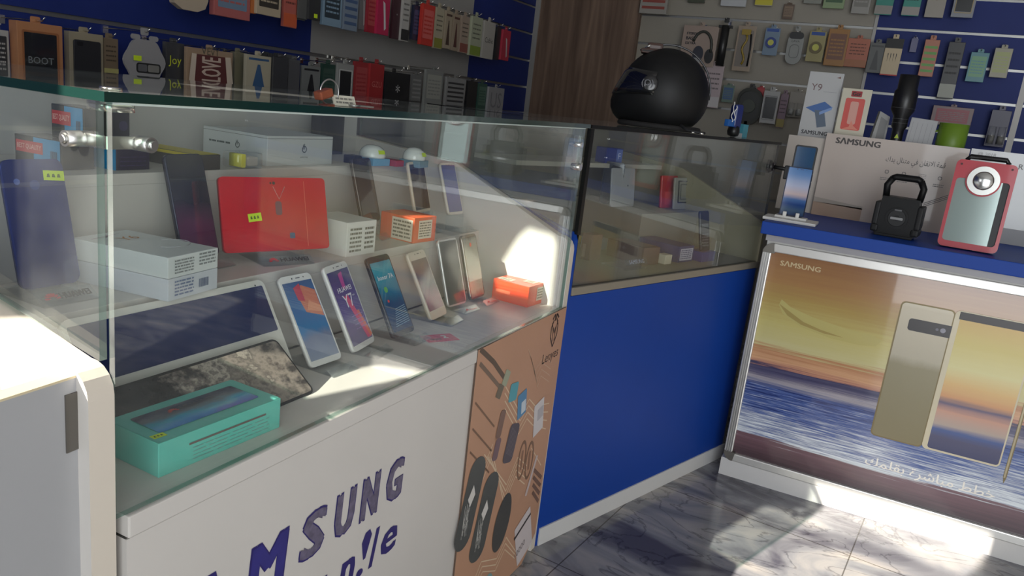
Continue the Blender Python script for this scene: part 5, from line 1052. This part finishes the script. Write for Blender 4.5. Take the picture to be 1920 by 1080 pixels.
bw = [
 ('white and red accessory box with yellow stripe at the top left of the back wall', (1203, 1254, -50, 26), R, (150, 146, 138), 'stripe', (140, 70, 60), .06, .03),
 ('small dark pack at the top of the back wall, right of the striped box', (1292, 1324, -40, 5), R, (70, 74, 60), 'plain', None, .04, .012),
 ('white card pack with black writing at the top edge', (1356, 1404, -60, 12), R, (176, 178, 180), 'text', (50, 50, 50), .05, .012, 'TECH'),
 ('pack with bright yellow base at the top edge', (1420, 1453, -50, 11), R, (170, 164, 150), 'band', (190, 180, 50), .05, .012),
 ('small brown hang tag on the back wall', (1468, 1488, 8, 36), R, (96, 78, 64), 'print', (130, 110, 90), .03, .006),
 ('grey pack at the top edge right of the brown tag', (1510, 1544, -40, 7), R, (130, 132, 124), 'plain', None, .04, .012),
 ('green and white pack at the top edge', (1548, 1588, -50, 16), R, (130, 150, 110), 'print', (60, 90, 60), .05, .012),
 ('light grey pack at the top edge, left of the teal pair', (1602, 1636, -50, 26), R, (146, 144, 138), 'print', (120, 118, 112), .05, .014),
 ('teal and white cable pack, left one of the pair', (1645, 1678, -40, 28), R, (44, 130, 116), 'band', (140, 136, 130), .05, .012),
 ('teal and white cable pack, right one of the pair', (1696, 1729, -36, 30), R, (48, 136, 122), 'band', (150, 146, 140), .05, .012),
 ('cream pack with a wire loop below, right of the teal pair', (1740, 1776, -40, 33), R, (150, 144, 134), 'text', (110, 90, 80), .05, .02, 'B'),
 ('silver framed box with gold glitter top', (1790, 1832, -40, 33), R, (130, 132, 140), 'win', (160, 140, 90), .06, .02),
 ('headphones box reading STEREO BASS EXTRA', (1277, 1343, 48, 124), R, (156, 138, 126), 'hp', (50, 50, 50), .08, .03),
 ('black selfie stick with red middle hanging by the headphones box', (1342, 1368, 40, 124), R, (34, 34, 34), 'stick', (130, 56, 54), .09, .02),
 ('clear bag with black and yellow cable and white card', (1378, 1412, 48, 134), R, (150, 134, 116), 'cable', (150, 126, 40), .07, .006),
 ('pale blue card pack with round blue gadget', (1432, 1460, 52, 104), R, (110, 130, 150), 'disc', (40, 60, 130), .06, .006),
 ('grey oval blister pack with black top', (1475, 1505, 56, 121), R, (140, 142, 138), 'oval', (26, 26, 28), .06, .012),
 ('gold yellow framed watch pack', (1514, 1546, 58, 116), R, (150, 140, 90), 'disc', (96, 84, 40), .06, .008),
 ('amber card pack with dark plug below', (1549, 1588, 54, 124), R, (150, 104, 44), 'print', (110, 70, 50), .06, .010),
 ('copper orange clear box', (1586, 1628, 72, 126), R, (166, 92, 66), 'band', (150, 90, 50), .06, .016),
 ('charcoal earphone pack straddling the white trim strip', (1627, 1656, 80, 137), R, (84, 86, 84), 'leaf', (50, 50, 52), .06, .012),
 ('black topped cream card with four drill shaped plugs', (1656, 1689, 72, 142), R, (190, 172, 140), 'fourpens', (30, 30, 30), .07, .006),
 ('tiny clear pouch on the blue slats', (1707, 1720, 72, 98), R, (96, 96, 130), 'plain', None, .03, .005),
 ('green topped orange cable card on the blue slats', (1728, 1756, 74, 144), R, (170, 106, 78), 'stripe', (90, 150, 60), .06, .010),
 ('black pouch with orange top card and hanging white label', (1768, 1799, 78, 186), R, (30, 30, 32), 'band', (150, 152, 140), .06, .014),
 ('teal phone cover hanging on the blue slats', (1815, 1850, 98, 154), R, (70, 128, 136), 'print', (96, 150, 110), .05, .008),
 ('beige phone cover at the right of the blue slats', (1860, 1894, 90, 146), R, (150, 146, 124), 'print', (150, 156, 96), .05, .008),
 ('pink and white pack behind the helmet', (1318, 1352, 122, 202), R, (176, 160, 162), 'band', (190, 186, 186), .07, .01),
 ('small green and blue card near the helmet', (1354, 1376, 160, 192), R, (96, 116, 104), 'print', (60, 90, 130), .05, .006),
 ('black oval mirror brush hanging over a teal box', (1380, 1428, 164, 234), R, (30, 32, 28), 'fan', (50, 50, 44), .07, .012),
 ('small red card behind the black oval brush', (1418, 1432, 164, 190), R, (170, 40, 44), 'plain', None, .04, .006),
 ('white blister pack with a grey mouse and slanted writing', (1428, 1458, 170, 232), R, (166, 166, 164), 'win', (120, 120, 120), .09, .012),
 ('plum and gold slim pack right of the mouse blister', (1459, 1474, 176, 240), R, (120, 96, 110), 'band', (140, 126, 60), .06, .010),
 ('clear hanging cups pack left of the phone advert box', (1478, 1508, 172, 220), R, (136, 130, 120), 'jar', (160, 160, 156), .06, .006),
 ('maroon and white wide pack above the lime mug', (1746, 1824, 200, 236), R, (120, 96, 96), 'print', (140, 40, 56), .05, .01),
 ('dark clear jars pack at the right end of the lowest slats', (1852, 1890, 206, 276), R, (50, 46, 74), 'jar', (130, 128, 124), .05, .008),
]
for it in bw: pack(*it)
o_ = bl(.93, .18, ZT+.0085)
carton('small teal and white gadget box with yellow sticker on the dark glass top', None, ZT+.0085, 110, .042, .03, .042, P((70, 140, 156), .4), org=bl(.915, .16, ZT+.0085), arts={'R': lambda b, w, h: (b.rect(0, 0, w, h*.3, .0003, P((176, 176, 176))), b.rect(w*.25, h*.5, w*.6, h*.8, .0003, STICK))})
